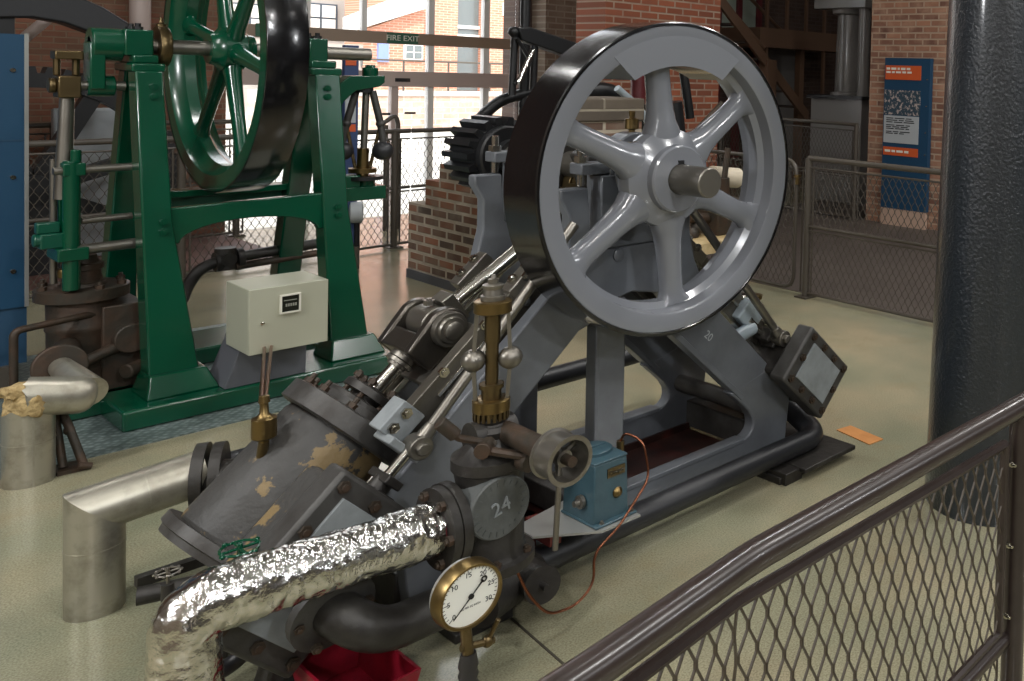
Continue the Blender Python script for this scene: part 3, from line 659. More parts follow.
# ------------------------------------------------------------------ galvanised lagged pipe at left of the engine
t = thing('lagged_pipe', 'dull silver sheet-lagged pipe with mitred elbow beside the engine', 'pipe', (.765, 3.62, 0))
def mitre(base, r, ztop, dirv, ln, nm, m, parent):
    """vertical pipe cut by a mitre plane and a sloping arm leaving it"""
    b = V(base); d = V(dirv).normalized(); up = V((0,0,1)); c = b + up*ztop; pl = (up*-1 + d*-1).normalized(); pn = (up + d).normalized()
    S = 40; u = d.cross(up).normalized()
    def ringof(axis, start):
        e2 = axis.cross(u).normalized(); out = []
        for i in range(S):
            a = 2*PI*i/S; q = u*math.cos(a)*r + e2*math.sin(a)*r
            if start is None: 
                nrm = (axis_v - axis_h).normalized(); k = -(q.dot(nrm))/axis.dot(nrm); out.append(c + q + axis*k)
            else: out.append(start + q)
        return out
    axis_v, axis_h = up, -d   # the pipe runs up then along d
    nrm = (up - d).normalized()
    def cut(axis):
        e2 = axis.cross(u).normalized(); out = []
        n2 = (up + (-d)).normalized()
        for i in range(S):
            a = 2*PI*i/S; q = u*math.cos(a)*r + e2*math.sin(a)*r
            n3 = (up - d); n3.normalize()
            pass
        return out
    # mitre plane contains u and (up+d... bisector): normal = up + (-d) reversed sign -> tangent sum
    nn = (up + d).normalized()
    def mring(axis):
        e2 = axis.cross(u).normalized(); out = []
        for i in range(S):
            a = 2*PI*i/S; q = u*math.cos(a)*r + e2*math.sin(a)*r
            k = -q.dot(nn)/axis.dot(nn); out.append(c + q + axis*k)
        return out
    def pring(axis, p):
        e2 = axis.cross(u).normalized(); return [p + u*math.cos(2*PI*i/S)*r + e2*math.sin(2*PI*i/S)*r for i in range(S)]
    v_ = MB().rings([pring(up, b), mring(up)]); h_ = MB().rings([mring(d), pring(d, c + d*ln)])
    return v_, h_
v_, h_ = mitre((.782,3.575,0), .072, .312, (.268,-.03,.035), .268, '', '', None)
obj('upright_section', v_, 'galv', t); obj('arm_section', h_, 'galv', t)
mb = MB()
obj('seam_band', MB().ring((.782,3.575,.20),(0,0,1),.0715,.0732,.004,40), 'galv', t); obj('seam_band', MB().ring((.90,3.562,.328),V((.268,-.03,.035)),.0715,.0732,.004,40), 'galv', t)

# second lagged pipe with torn end, in front of the green engine's cylinder
t = thing('torn_lagged_pipe', 'silver lagged pipe with torn corner showing yellow insulation beside the green engine', 'pipe', (.86, 4.84, 0))
c = V((.862,4.85,.0))
S = 36
def rg(o, ax, r, f=None):
    ax = V(ax).normalized(); u = V((0,1,0)) if abs(ax.y) < .5 else V((0,0,1)); u = (u - ax*u.dot(ax)).normalized(); w = ax.cross(u); o = V(o)
    return [o + (u*math.cos(2*PI*i/S) + w*math.sin(2*PI*i/S))*r + ax*(f(i) if f else 0) for i in range(S)]
mb = MB().rings([rg(c, (0,0,1), .078), rg(c + V((0,0,.20)), (0,0,1), .078), rg(c + V((0,0,.315)), (0,0,1), .078, lambda i: -.03*math.cos(2*PI*i/S - 1.2) + random.uniform(-.006,.006))], cap=True)
obj('upright_section', mb, 'galv', t)
a = V((.845,4.82,.352)); d = V((.20,-.01,-.045)); dn = d.normalized()
mb = MB().rings([rg(a, d, .073, lambda i: .02*math.sin(4*PI*i/S)+random.uniform(-.008,.008)), rg(a + dn*.10, d, .073), rg(a + dn*.155, d, .073)] + [rg(a + dn*(.155 + .06*math.sin(x)), d, .073*math.cos(x)**.6) for x in (.3,.6,.9,1.15,1.35)], cap=True)
obj('arm_section', mb, 'galv', t)
mb = MB().tube([(1.035,4.815,.318),(1.02,4.95,.345),(1.01,5.12,.362)], lambda s: .062-.02*s, 28); obj('return_section', mb, 'galv', t)
mb = MB().sph((.868,4.80,.335), .058, 28, (1.1,.9,1.05)); mb.sph((.822,4.815,.378), .045, 24, (1.1,1,.7)); mb.sph((.85,4.86,.31), .06, 20); crinkle(mb, .016, 24); obj('insulation_wool', mb, 'wool', t)
mb = MB().ring((c.x,c.y,.165),(0,0,1),.0775,.0795,.004,36); mb.box((c.x-.003,c.y-.0795,0),(c.x+.003,c.y-.07,.27)); obj('seam_band', mb, 'galv', t)
# dark iron bracket leaning against it
mb = MB().tube([(.965,4.95,.26),(.985,4.88,.18),(1.02,4.82,.02)], .015, 10); mb.tube([(.95,4.92,.24),(.965,4.86,.02)], .015, 10); mb.box((.94,4.82,0),(1.04,4.92,.015)); mb.sph((.987,4.88,.16),.020,10); mb.cyl((1.0,4.81,.03),(1.04,4.81,.015),.014,seg=8)
tag(obj('iron_prop', mb, 'oldiron'), 'rusty iron prop standing behind the torn lagged pipe', 'prop')

# ------------------------------------------------------------------ pressure gauge
g = thing('pressure_gauge', 'round brass pressure gauge with white dial on a ribbed stem in the foreground', 'gauge', (1.14, 2.06, 0))
gc = V((1.127,2.05,.438)); gn = V((0,-1,0.0)).normalized()
obj('case', MB().lathe(gc, -gn, [(.014,.0),(.014,.074),(.03,.079),(.052,.074),(.058,.05)], 48), 'silver', g)
obj('bezel', MB().lathe(gc - gn*.036, gn, [(0,.072),(0,.080),(.028,.079),(.038,.075),(.036,.069),(.026,.069)], 56, closed=True), 'brass', g)
dl = obj('dial', MB().lathe(gc - gn*.010, gn, [(0,.070),(.003,.070)], 56), 'dial', g)
for i, s in enumerate(('0','5','10','15','20','25','30')):
    a = math.radians(222 - 42*i); p = gc + gn*-.0065 + V((math.cos(a)*.052,0,math.sin(a)*.052))
    text('dial_figure', s, .017, p, (1,0,0), (0,0,1), 'ink', dl, .0004)
mb = MB()
for i in range(31):
    a = math.radians(222 - 8.4*i); d_ = V((math.cos(a),0,math.sin(a))); w = V((-math.sin(a),0,math.cos(a))); l = .007 if i % 5 == 0 else .003
    mb.obox(gc + gn*-.0068 + d_*(.067-l), d_*l, (0,.0004,0), w*.0007)
obj('dial_marks', mb, 'ink', dl)
text('dial_writing', 'LBS PER SQ INCH', .0065, gc + gn*-.0066 + V((0,0,-.026)), (1,0,0), (0,0,1), 'ink', dl, .0003)
a = math.radians(224); d_ = V((math.cos(a),0,math.sin(a))); w = V((-d_.z,0,d_.x)); q = gc + gn*-.003
mb = MB().prism([q - d_*.040 - w*.002, q - d_*.040 + w*.002, q + d_*.058 + w*.0008, q + d_*.058 - w*.0008], [x + gn*.001 for x in (q - d_*.040 - w*.002, q - d_*.040 + w*.002, q + d_*.058 + w*.0008, q + d_*.058 - w*.0008)])
mb.lathe(q, gn, [(0,.007),(.003,.006)], 16); mb.ring(q - d_*.043, gn, .004, .008, .001, 16); obj('needle', mb, 'ink', g)
mb = MB().cyl(gc + V((.0,.03,-.07)), gc + V((.01,.03,-.16)), .013, seg=14); mb.cyl((1.12,2.08,.305),(1.20,2.08,.285),.009,seg=10); mb.sph((1.185,2.08,.29),.015,12); mb.cyl((1.185,2.08,.29),(1.20,2.06,.345),.006,seg=8)
obj('stem_cock', mb, 'oldbrass', g)
mb = MB().lathe((1.14,2.08,0), (-.003,0,.29), [(0,.020)] + [(.10+.002*i*6+.0, .023 if i % 2 else .019) for i in range(14)] + [(.285,.017)], 18); obj('ribbed_hose', mb, 'hose', g)

# ------------------------------------------------------------------ red tray on the floor
ti, to = [], []
def rect(x0,y0,x1,y1,z): return [V((x0,y0,z)),V((x1,y0,z)),V((x1,y1,z)),V((x0,y1,z))]
mb = MB().rings([rect(1.0,2.39,1.15,2.68,.0), rect(.98,2.37,1.17,2.70,.11), rect(.988,2.378,1.162,2.692,.11), rect(1.008,2.398,1.142,2.672,.008)], cap=True)
tr = obj('oil_drip_tray', mb, 'red'); tag(tr, 'shallow red drip tray on the floor beneath the foil-wrapped pipe', 'tray')

# ------------------------------------------------------------------ green engine
G = thing('table_engine', 'tall green-painted steam engine on A-frame legs with black-rimmed flywheel', 'steam engine', (1.75, 5.7, 0))
GZ, GY = 1.738, 5.60
mb = MB()
mb.box((1.217,5.145,.006),(2.40,5.56,.10)); mb.box((1.217,6.0,.006),(2.40,6.42,.10)); mb.box((1.217,5.5,.006),(1.45,6.05,.10)); mb.box((2.17,5.5,.006),(2.40,6.05,.10)); mb.box((.98,5.48,.006),(1.30,5.98,.08))
obj('base_plate', mb, 'green', G, bevel=.012)
def gleg(xb0, xb1, xt0, xt1, yb0, yb1, yt0, yt1, nm='leg'):
    mb = MB()
    k = .52; ym0, ym1 = yb0+(yt0-yb0)*k, yb1+(yt1-yb1)*k; xm0 = xb0+(xt0-xb0)*k; xm1 = xt1+(xb1-xt1)*.16
    mb.rings([[V(p) for p in q] for q in ([(xb0,yb0,.10),(xb1,yb0,.10),(xb1,yb1,.10),(xb0,yb1,.10)], [(xm0,ym0,.90),(xm1,ym0,.90),(xm1,ym1,.90),(xm0,ym1,.90)], [(xt0,yt0,1.62),(xt1,yt0,1.62),(xt1,yt1,1.62),(xt0,yt1,1.62)])])
    mb.prism([(xb0-.03,yb0-.07,.10),(xb1+.05,yb0-.07,.10),(xb1+.05,yb1+.05,.10),(xb0-.03,yb1+.05,.10)], [(xb0-.005,yb0-.02,.20),(xb1+.01,yb0-.02,.20),(xb1+.01,yb1+.01,.20),(xb0-.005,yb1+.01,.20)])
    return obj(nm, mb, 'green', G, bevel=.008)
gleg(1.352,1.555,1.335,1.440,5.30,5.42,5.46,5.58)
gleg(2.120,2.315,2.090,2.212,5.30,5.42,5.46,5.58)
gleg(1.352,1.50,1.335,1.440,6.12,6.24,5.62,5.72)
gleg(2.12,2.25,2.090,2.212,6.12,6.24,5.62,5.72)
# arched cross members
pts = [(1.45,.965),(2.13,.985),(2.13,.80)] + [(1.79+.30*math.cos(a), .79+.095*math.sin(a)) for a in [PI*i/16 for i in range(17)]] + [(1.45,.79)]
obj('cross_arch', MB().ext(pts, 'y', 5.40, 5.45), 'green', G, bevel=.006)
obj('cross_arch', MB().ext(pts, 'y', 5.93, 5.99), 'dkgreen', G, bevel=.006)
obj('cross_shelf', MB().box((1.45,5.86,.955),(2.15,6.0,.99)), 'green', G, bevel=.004)
for x, y, z in ((1.42,5.375,.905),(1.42,5.37,.86),(2.175,5.38,.905),(2.175,5.375,.86),(1.40,5.445,1.50),(1.40,5.45,1.545),(2.145,5.445,1.50),(2.145,5.45,1.545)): obj('frame_bolt', MB().bolt((x,y,z),(0,-1,0),.018,.012), 'green', G)
for x0, x1, xa, xb in ((1.325,1.452,1.310,1.42),(2.075,2.226,2.085,2.175)):
    mb = MB().box((x0,5.47,1.615),(x1,5.75,1.655)); mb.box((x0+.01,5.49,1.655),(x1-.02,5.73,1.695)); mb.box((xa,5.52,1.69),(xb,5.68,1.815))
    bb = obj('bearing', mb, 'green', G, bevel=.008)
    for y in (5.545,5.655): obj('bearing_bolt', MB().cyl(((xa+xb)/2,y,1.81),((xa+xb)/2,y,1.845),.012,seg=8).bolt(((xa+xb)/2,y,1.815),(0,0,1),.02,.016), 'dkblock', bb)
obj('drive_shaft', MB().cyl((1.20,GY,GZ),(2.42,GY,GZ),.036,seg=24), 'dullsteel', G)
mb = MB().lathe((1.445,GY,GZ),(1,0,0),[(0,.05),(0,.098),(.01,.102),(.035,.102),(.045,.095),(.045,.05)],32); mb.lathe((1.468,GY,GZ+.09),(0,0,1),[(0,.022),(.02,.022),(.025,.010),(.05,.008)],14); obj('eccentric', mb, 'oldbrass', G)
# flywheel
gw_ = .17; GR = .735; gx0 = 1.665
mb = MB().lathe((gx0,GY,GZ),(1,0,0),[(0,.645),(0,GR-.006),(gw_,GR-.006),(gw_,.645),(gw_-.03,.635),(gw_-.06,.60),(.06,.60),(.03,.635)],96,closed=True)
mb.lathe((gx0-.01,GY,GZ),(1,0,0),[(0,.04),(0,.075),(.03,.085),(.05,.11),(.14,.11),(.16,.085),(.19,.075),(.19,.04)],40,closed=True)
for k in range(6):
    a = math.radians(12 + 60*k); d = V((0,math.cos(a),math.sin(a))); w = V((0,-math.sin(a),math.cos(a))); xv = V((1,0,0)); c0 = V((gx0+gw_/2,GY,GZ)); rs = []
    for r, hw, hd in ((.06,.055,.04),(.12,.05,.04),(.16,.042,.036),(.36,.036,.03),(.54,.034,.03),(.58,.045,.032),(.61,.07,.035)):
        rs.append([c0 + d*r + w*hw*math.cos(2*PI*i/16) + xv*hd*math.sin(2*PI*i/16) for i in range(16)])
    mb.rings(rs)
gf = obj('flywheel', mb, 'green', G)
obj('tyre', MB().lathe((gx0-.002,GY,GZ),(1,0,0),[(0,GR-.012),(0,GR-.002),(.004,GR),(gw_,GR),(gw_+.004,GR-.002),(gw_+.004,GR-.012)],128,closed=True), 'black', gf, label='glossy black rim band')
# crank, connecting rod, crosshead guide, cylinder
cx = 1.17
mb = MB().cyl((cx+.03,GY,GZ),(cx+.145,GY,GZ),.078,seg=32); mb.obox((cx+.05,GY,GZ-.10),(.028,0,0),(0,.06,0),(0,0,.11)); mb.cyl((cx+.02,GY,GZ-.195),(cx+.12,GY,GZ-.195),.05,seg=24)
obj('crank', mb, 'green', G, bevel=.006)
obj('crank_pin', MB().cyl((cx-.09,GY,GZ-.195),(cx+.16,GY,GZ-.195),.022,seg=16), 'dullsteel', G)
px_ = cx-.045
mb = MB().cyl((px_,GY,GZ-.24),(px_-.015,GY,1.02),.026,.034,seg=18); cr = obj('connecting_rod', mb, 'dullsteel', G)
mb = MB().box((px_-.04,GY-.05,GZ-.25),(px_+.04,GY+.05,GZ-.15)); mb.cyl((px_-.035,GY,GZ-.15),(px_-.035,GY,GZ-.05),.014,seg=8); mb.cyl((px_+.03,GY,GZ-.15),(px_+.03,GY,GZ-.06),.014,seg=8); mb.box((px_-.05,GY-.045,GZ-.075),(px_+.05,GY+.045,GZ-.035)); mb.cyl((px_-.065,GY,GZ-.195),(px_-.04,GY,GZ-.195),.035,seg=12)
obj('big_end', mb, 'oldbrass', cr, bevel=.006)
mb = MB().box((px_-.02,GY-.07,.73),(px_+.03,GY-.03,1.18)); mb.box((px_-.02,GY+.05,.73),(px_+.03,GY+.09,1.18)); mb.cyl((px_+.005,GY-.05,.60),(px_+.005,GY-.05,1.2),.032,seg=16); mb.box((px_-.03,GY-.08,1.13),(px_+.05,GY+.10,1.19)); mb.box((px_-.05,GY-.09,.74),(px_+.06,GY+.10,.80)); mb.cyl((px_+.02,GY-.05,1.19),(px_+.02,GY-.05,1.25),.02,seg=10)
obj('guide', mb, 'green', G, bevel=.006)
for x0, y0, z0, r in ((px_-.06,GY-.06,1.155,.018),(px_+.02,GY-.06,.785,.024),(px_+.05,GY,.91,.016)): obj('stay_rod', MB().cyl((x0,y0,z0),(1.36,y0+.01,z0+.005),r,seg=12), 'dullsteel', G)
mb = MB().box((px_-.10,GY-.05,.80),(px_-.02,GY+.02,.87)); mb.box((px_-.11,GY-.04,.87),(px_-.03,GY+.01,.92)); mb.cyl((px_-.12,GY-.02,.84),(px_-.08,GY-.02,.84),.03,seg=12); obj('pump_crosshead', mb, 'dkgreen', G, bevel=.006)
mb = MB().cyl((px_-.035,GY+.06,.62),(px_-.035,GY+.06,1.20),.014,seg=10); obj('valve_rod', mb, 'dullsteel', G)
ccx, ccy = 1.20, 5.70
mb = MB().lathe((ccx,ccy,.08),(0,0,1),[(0,.15),(.05,.15),(.06,.128),(.30,.128),(.31,.134),(.33,.134),(.34,.128),(.45,.13),(.46,.128)],40); gc_ = obj('cylinder', mb, 'oldiron', G)
mb = MB().lathe((ccx,ccy,.535),(0,0,1),[(0,.13),(0,.172),(.05,.172),(.055,.165),(.056,.09),(.07,.085),(.075,.07),(.13,.068),(.135,.078),(.16,.078),(.165,.06),(.20,.05)],40); cf = obj('cylinder_cover', mb, 'oldiron', gc_)
for k in range(8):
    a = 2*PI*k/8 + .2; obj('cover_stud', MB().bolt((ccx+.15*math.cos(a),ccy+.15*math.sin(a),.59),(0,0,1),.018,.02,.014), 'oldiron', gc_)
mb = MB().lathe((ccx-.075,ccy-.08,.59),(0,0,1),[(0,.010),(.06,.010),(.062,.03),(.085,.034),(.10,.03),(.105,.014),(.125,.014),(.13,.02),(.15,.012)],16); obj('oil_cup', mb, 'brass', gc_)
mb = MB().tube([(.93,5.50,.05),(.93,5.50,.46),(1.16,5.56,.47),(1.28,5.62,.46)], .016, 10, cr=.03); obj('drain_pipe', mb, 'oldiron', G)
mb = MB().tube([(1.12,5.50,.25),(1.26,5.52,.30),(1.45,5.60,.33)], .026, 12, cr=.06); mb.lathe((1.01,5.13,.362),(.03,1,-.12),[(0,.04),(0,.092),(.025,.092),(.025,.05)],28); mb.cyl((1.01,5.14,.36),(1.13,5.62,.32),.05); mb.box((1.24,5.55,.10),(1.40,5.80,.50)); mb.cyl((1.34,5.50,.34),(1.34,5.72,.34),.07); mb.cyl((1.30,5.45,.20),(1.42,5.52,.20),.035); obj('valve_chest', mb, 'oldiron', G, bevel=.006)
# feed pipe on the far side
mb = MB().tube([(1.52,6.0,.33),(1.66,6.0,.355),(1.685,6.0,.45),(1.745,6.0,.545),(1.85,6.0,.575),(2.40,6.05,.60)], .030, 14, cr=.10); fp = obj('feed_pipe', mb, 'iron', G)
mb = MB().cyl((1.86,6.0,.52),(1.86,6.0,.64),.05); mb.lathe((1.81,6.0,.565),(1,0,.05),[(0,.055),(.03,.055)],16); mb.lathe((1.91,6.0,.575),(1,0,.05),[(0,.055),(.03,.055)],16); mb.cyl((1.86,5.94,.58),(1.86,6.06,.58),.035); obj('stop_valve', mb, 'iron', fp)
obj('return_pipe', MB().cyl((1.90,5.98,.53),(2.38,6.0,.55),.020,seg=10), 'oldiron', G)
# flyball governor on a bracket at the right leg
bx = 2.425
mb = MB().ext([(2.235,1.56),(2.235,1.40),(2.27,1.47),(2.33,1.53),(bx+.03,1.555),(bx+.06,1.58),(bx+.06,1.62),(2.30,1.615)], 'y', GY-.05, GY+.05); mb.cyl((bx,GY,1.60),(bx,GY,1.665),.04,seg=16); mb.cyl((bx,GY,1.66),(bx,GY,1.68),.028,seg=6); obj('governor_bracket', mb, 'green', G, bevel=.006)
mb = MB().box((2.20,GY-.06,.905),(bx+.07,GY+.06,.985)); mb.box((2.24,GY-.05,.98),(2.36,GY+.05,1.05)); mb.cyl((bx-.02,GY,.98),(bx-.02,GY,1.04),.05,seg=16); obj('governor_bracket', mb, 'green', G, bevel=.006)
mb = MB().cyl((bx-.035,GY,1.0),(bx-.02,GY,1.57),.018,seg=12); gg = obj('governor', mb, 'dullsteel', G)
mb = MB().cyl((bx-.035,GY,1.04),(bx-.033,GY,1.20),.030,seg=14); mb.ring((bx-.035,GY,1.06),(0,0,1),.02,.07,.025,24); obj('sleeve', mb, 'brass', gg)
obj('governor_collar', MB().ring((bx-.03,GY,1.02),(0,0,1),.03,.10,.02,28), 'dkblock', gg); obj('governor_collar', MB().cyl((bx-.03,GY,1.52),(bx-.03,GY,1.56),.045,seg=16), 'dkblock', gg)
gd2 = V((.86,-.5,0)).normalized()
for s in (-1, 1):
    c = V((bx-.035,GY,1.185)) + gd2*s*.100; a = V((bx-.03,GY,1.53)) + gd2*s*.04; k = a*.45 + c*.55 + gd2*s*.012
    obj('flyball', MB().sph(c, .056, 20), 'satin', gg)
    obj('ball_arm', MB().tube([a, k, c + V((0,0,.05))], .019, 10).sph(k, .026, 10), 'irongrey', gg)
    obj('link', MB().cyl(k, V((bx-.035,GY,1.08)) + gd2*s*.035, .010, seg=8), 'oldbrass', gg)

# ------------------------------------------------------------------ control box on its plinth
t = thing('control_box', 'cream electrical box with a small display on a grey plinth before the green engine', 'control box', (1.78, 5.05, 0))
mb = MB().prism([(1.60,5.16,.101),(1.945,5.16,.101),(1.945,5.40,.101),(1.60,5.40,.101)],[(1.70,5.15,.42),(1.945,5.15,.42),(1.945,5.36,.42),(1.70,5.36,.42)]); obj('stand', mb, 'plinth', t, bevel=.003)
bxm = obj('case', MB().box((1.642,5.005,.288),(1.978,5.285,.602)), 'cream', t, bevel=.004)
dr = obj('door', MB().box((1.6425,4.992,.289),(1.9775,5.004,.601)), 'cream', t, bevel=.002)
xs, zs = 1.810, .512
mb = MB().box((xs-.044,4.980,zs-.046),(xs+.044,4.992,zs-.039)); mb.box((xs-.044,4.980,zs+.039),(xs+.044,4.992,zs+.046)); mb.box((xs-.044,4.980,zs-.040),(xs-.037,4.992,zs+.040)); mb.box((xs+.037,4.980,zs-.040),(xs+.044,4.992,zs+.040))
obj('bezel', mb, 'white', dr)
obj('display', MB().box((xs-.037,4.987,zs-.039),(xs+.037,4.9915,zs+.039)), 'dark', dr)
mb = MB()
for i in range(5): mb.box((xs-.020+.010*i,4.9855,zs-.014),(xs-.013+.010*i,4.987,zs+.000))
mb.box((xs-.028,4.9855,zs+.014),(xs+.028,4.987,zs+.018)); obj('display_digits', mb, 'lcd', dr)
obj('lock', MB().lathe((1.695,4.992,.435),(0,-1,0),[(0,.008),(.008,.008),(.010,.005)],16), 'steel', dr)
for i, dx in enumerate((0,.018)):
    mb = MB().tube([(1.716+dx*1.6,5.02,.318),(1.708+dx*1.6,5.0,.314),((1.038, 3.040, 0.688)[0]+dx*.55,3.04+.02,(1.038, 3.040, 0.688)[2]+.01),((1.038, 3.040, 0.688)[0]+dx*.3,3.04,(1.039, 3.040, 0.667)[2])], .0065, 10, cr=.01)
    obj('copper_pipe', mb, 'copper', t, label='copper pipe dropping to the engine oil cup')

# ------------------------------------------------------------------ floor hatch
mb = MB().poly([(3.27,2.53,.004),(3.366,2.52,.004),(3.40,2.75,.004),(3.312,2.77,.004)],[(0,1,2,3)])
mb = MB().prism([(3.275,2.535,.0),(3.366,2.525,.0),(3.395,2.748,.0),(3.31,2.765,.0)],[(3.275,2.535,.004),(3.366,2.525,.004),(3.395,2.748,.004),(3.31,2.765,.004)])
tag(obj('floor_hatch', mb, 'orboard'), 'small orange hatch cover set in the floor right of the engine', 'hatch')

# ------------------------------------------------------------------ iron column at right
t = thing('iron_column', 'massive blue-black riveted-textured iron column standing at the right edge', 'column', (3.20, 1.84, 0))
obj('shaft', MB().lathe((3.20,1.84,0),(0,0,1),[(0,.272),(.3,.266),(2.0,.240),(6.2,.20)],64), 'column', t)

# ------------------------------------------------------------------ expanded-metal guard fences
def mesh_panel(p0, ux, w, h, dx, dz, th, m, parent, top=None, nm='mesh_panel'):
    """diamond mesh of flat strands in the plane of ux and z; top(s) gives the upper limit"""
    mb = MB(); p0 = V(p0); ux = V(ux).normalized(); up = V((0,0,1)); n = ux.cross(up)
    nx = int(w/dx*2); nz = int(h/dz*2)
    for i in range(nx+1):
        for s in (1,):
            pts = []
            for k in range(nz+1):
                x = dx*.5*(i + (k+i) % 2) + (th*.35 if (k+i) % 2 == 0 else -th*.35)
                for e in (-.13, .13): pts.append(p0 + ux*min(max(x,0),w) + up*min(max(h*(k+e)/nz,0),h) + n*(s*th*.3))
            a = [q - ux*th*.5 for q in pts]; b = [q + ux*th*.5 for q in pts]
            vs = []
            for q in a: vs.append(mb.b.verts.new(q - n*th*.5))
            for q in b: vs.append(mb.b.verts.new(q - n*th*.5))
            for q in b: vs.append(mb.b.verts.new(q + n*th*.5))
            for q in a: vs.append(mb.b.verts.new(q + n*th*.5))
            L_ = len(pts)
            for k in range(L_-1):
                for c in range(4):
                    d = (c+1) % 4
                    mb.b.faces.new((vs[c*L_+k], vs[d*L_+k], vs[d*L_+k+1], vs[c*L_+k+1]))
    return obj(nm, mb, m, parent, smooth=False)

# foreground guard rail
t = thing('guard_rail', 'nearest brown tubular handrail with diamond mesh in the lower right foreground', 'railing', (1.2, .83, 0))
HR = [(.30,.765,1.078),(.58,.80,1.07),(.83,.832,1.07),(1.62,.832,1.07)]
obj('handrail', MB().tube(HR, .021, 24, cr=.03), 'rail', t)
tb = [(.30,.775,1.020),(.58,.812,1.014),(.82,.842,1.014),(1.512,.842,1.004)]
obj('panel_frame', MB().tube(tb, .0095, 8).tube([(1.514,.842,1.004),(1.514,.842,.63),(.30,.785,.63)], .0095, 8), 'rail', t)
mesh_panel((.82,.842,.63), (1,0,0), .693, .382, .0355, .074, .0032, 'mesh', t)
mesh_panel((.30,.782,.63), (.52,.06,0), .52, .382, .0355, .074, .0032, 'mesh', t)
obj('post', MB().cyl((1.556,.832,0),(1.556,.832,1.06),.022,seg=20).box((1.51,.79,0),(1.60,.875,.012)), 'rail', t)
obj('post', MB().cyl((.30,.765,0),(.30,.765,1.07),.021,seg=20), 'rail', t)
obj('lower_rail', MB().tube([(1.535,.842,.608),(.30,.785,.608)], .016, 14), 'rail', t)
mesh_panel((.82,.842,.06), (1,0,0), .693, .53, .0355, .074, .0032, 'mesh', t)
for z in (.66,.80,.96): obj('clip_bolt', MB().bolt((1.532,.836,z),(-.3,-1,0),.006,.006), 'steel', t)

# fences round the engines
def fence(nm, label, a, b, posts, h=1.07, mid=.55, m='farfence', dx=.058, dz=.095, group='mesh guard fences'):
    a, b = V((*a,0)), V((*b,0)); t = thing(nm, label, 'railing', (a+b)/2, group); u = (b-a).normalized(); L_ = (b-a).length; up = V((0,0,1))
    obj('handrail', MB().tube([a + up*h, b + up*h], .022, 14), m, t)
    obj('middle_rail', MB().tube([a + up*mid, b + up*mid], .014, 10).tube([a + up*(mid-.035), b + up*(mid-.035)], .008, 8), m, t)
    obj('bottom_rail', MB().tube([a + up*.035, b + up*.035], .012, 10), m, t)
    obj('upper_rail', MB().tube([a + up*(h-.07), b + up*(h-.07)], .008, 8), m, t)
    for s_ in posts:
        q = a + u*s_; obj('post', MB().cyl(q, q + up*h, .028, seg=14).box(q + V((-.06,-.06,0)), q + V((.06,.06,.012))), m, t)
        for d in (-.055,.055): obj('panel_stile', MB().cyl(q + u*d + up*.04, q + u*d + up*(h-.07), .007, seg=6), m, t)
    mesh_panel(a + up*.035, u, L_, mid-.07, dx, dz, .004, m, t)
    mesh_panel(a + up*mid, u, L_, h-.07-mid, dx, dz, .004, m, t)
    return t
fence('mesh_fence', 'dark mesh fence running behind the engine on the right, in front of the information panel', (5.13,2.2), (5.155,4.66), (.02,2.46))
t = thing('fence_gate', 'round-cornered mesh gate left of the right-hand fence post, partly behind the flywheel', 'gate', (5.17, 5.8, 0))
obj('gate_frame', MB().tube([(5.16,5.8,1.045),(5.16,4.79,1.045),(5.16,4.79,.05),(5.18,6.6,.05),(5.18,6.6,1.045),(5.16,5.8,1.045)], .016, 10, cr=.12), 'farfence', t)
mesh_panel((5.16,4.81,.06), (.01,1,0), 1.78, .96, .058, .095, .004, 'farfence', t)
obj('latch', MB().lathe((5.155,4.775,.86),(0,0,1),[(0,.018),(.05,.018),(.055,.03),(.075,.03)],10), 'brass', t)
fence('mesh_fence', 'dark mesh fence behind the green engine, before the bright windows', (1.05,8.30), (4.10,8.66), (.03,1.30,2.93))
fence('mesh_fence', 'mesh fence continuing right behind the brick engine bed, before the bright windows', (4.12,8.66), (6.0,8.86), (1.85,))
fence('mesh_fence', 'farthest mesh fence, at the foot of the brown brick wall on the left', (1.0,10.0), (3.3,10.2), (.02,.95,2.25), 1.09)
fence('mesh_fence', 'dark mesh fence in shadow beneath the far stair, left of the tan pillar', (8.30,6.75), (8.45,9.3), (.02,1.3,2.5), 1.14)

# ------------------------------------------------------------------ brick engine bed behind the engine
t = thing('brick_engine_bed', 'stepped old brick engine bed with dark coping behind the grey engine', 'brick base', (4.2, 6.3, 0))
prof = [(7.39,0),(7.39,.60),(7.13,.60),(7.13,.80),(6.92,.80),(6.92,.94),(6.66,.94),(6.66,1.12),(6.45,1.12),(6.45,1.22),(6.1,1.22),(6.1,1.32),(5.75,1.32),(5.75,1.34),(5.35,1.34),(5.35,0)]
BX = (4.133, 5.350, 1.402)[0]
mb = MB().ext(prof, 'x', 3.497, BX); obj('brickwork', mb, 'oldbrick', t)
obj('coping', MB().box((3.49,5.33,1.34),(BX+.01,5.76,1.50)), 'coping', t, bevel=.012)
obj('skirt', MB().box((3.488,5.34,0),(3.50,7.40,.07)), 'plinth', t)
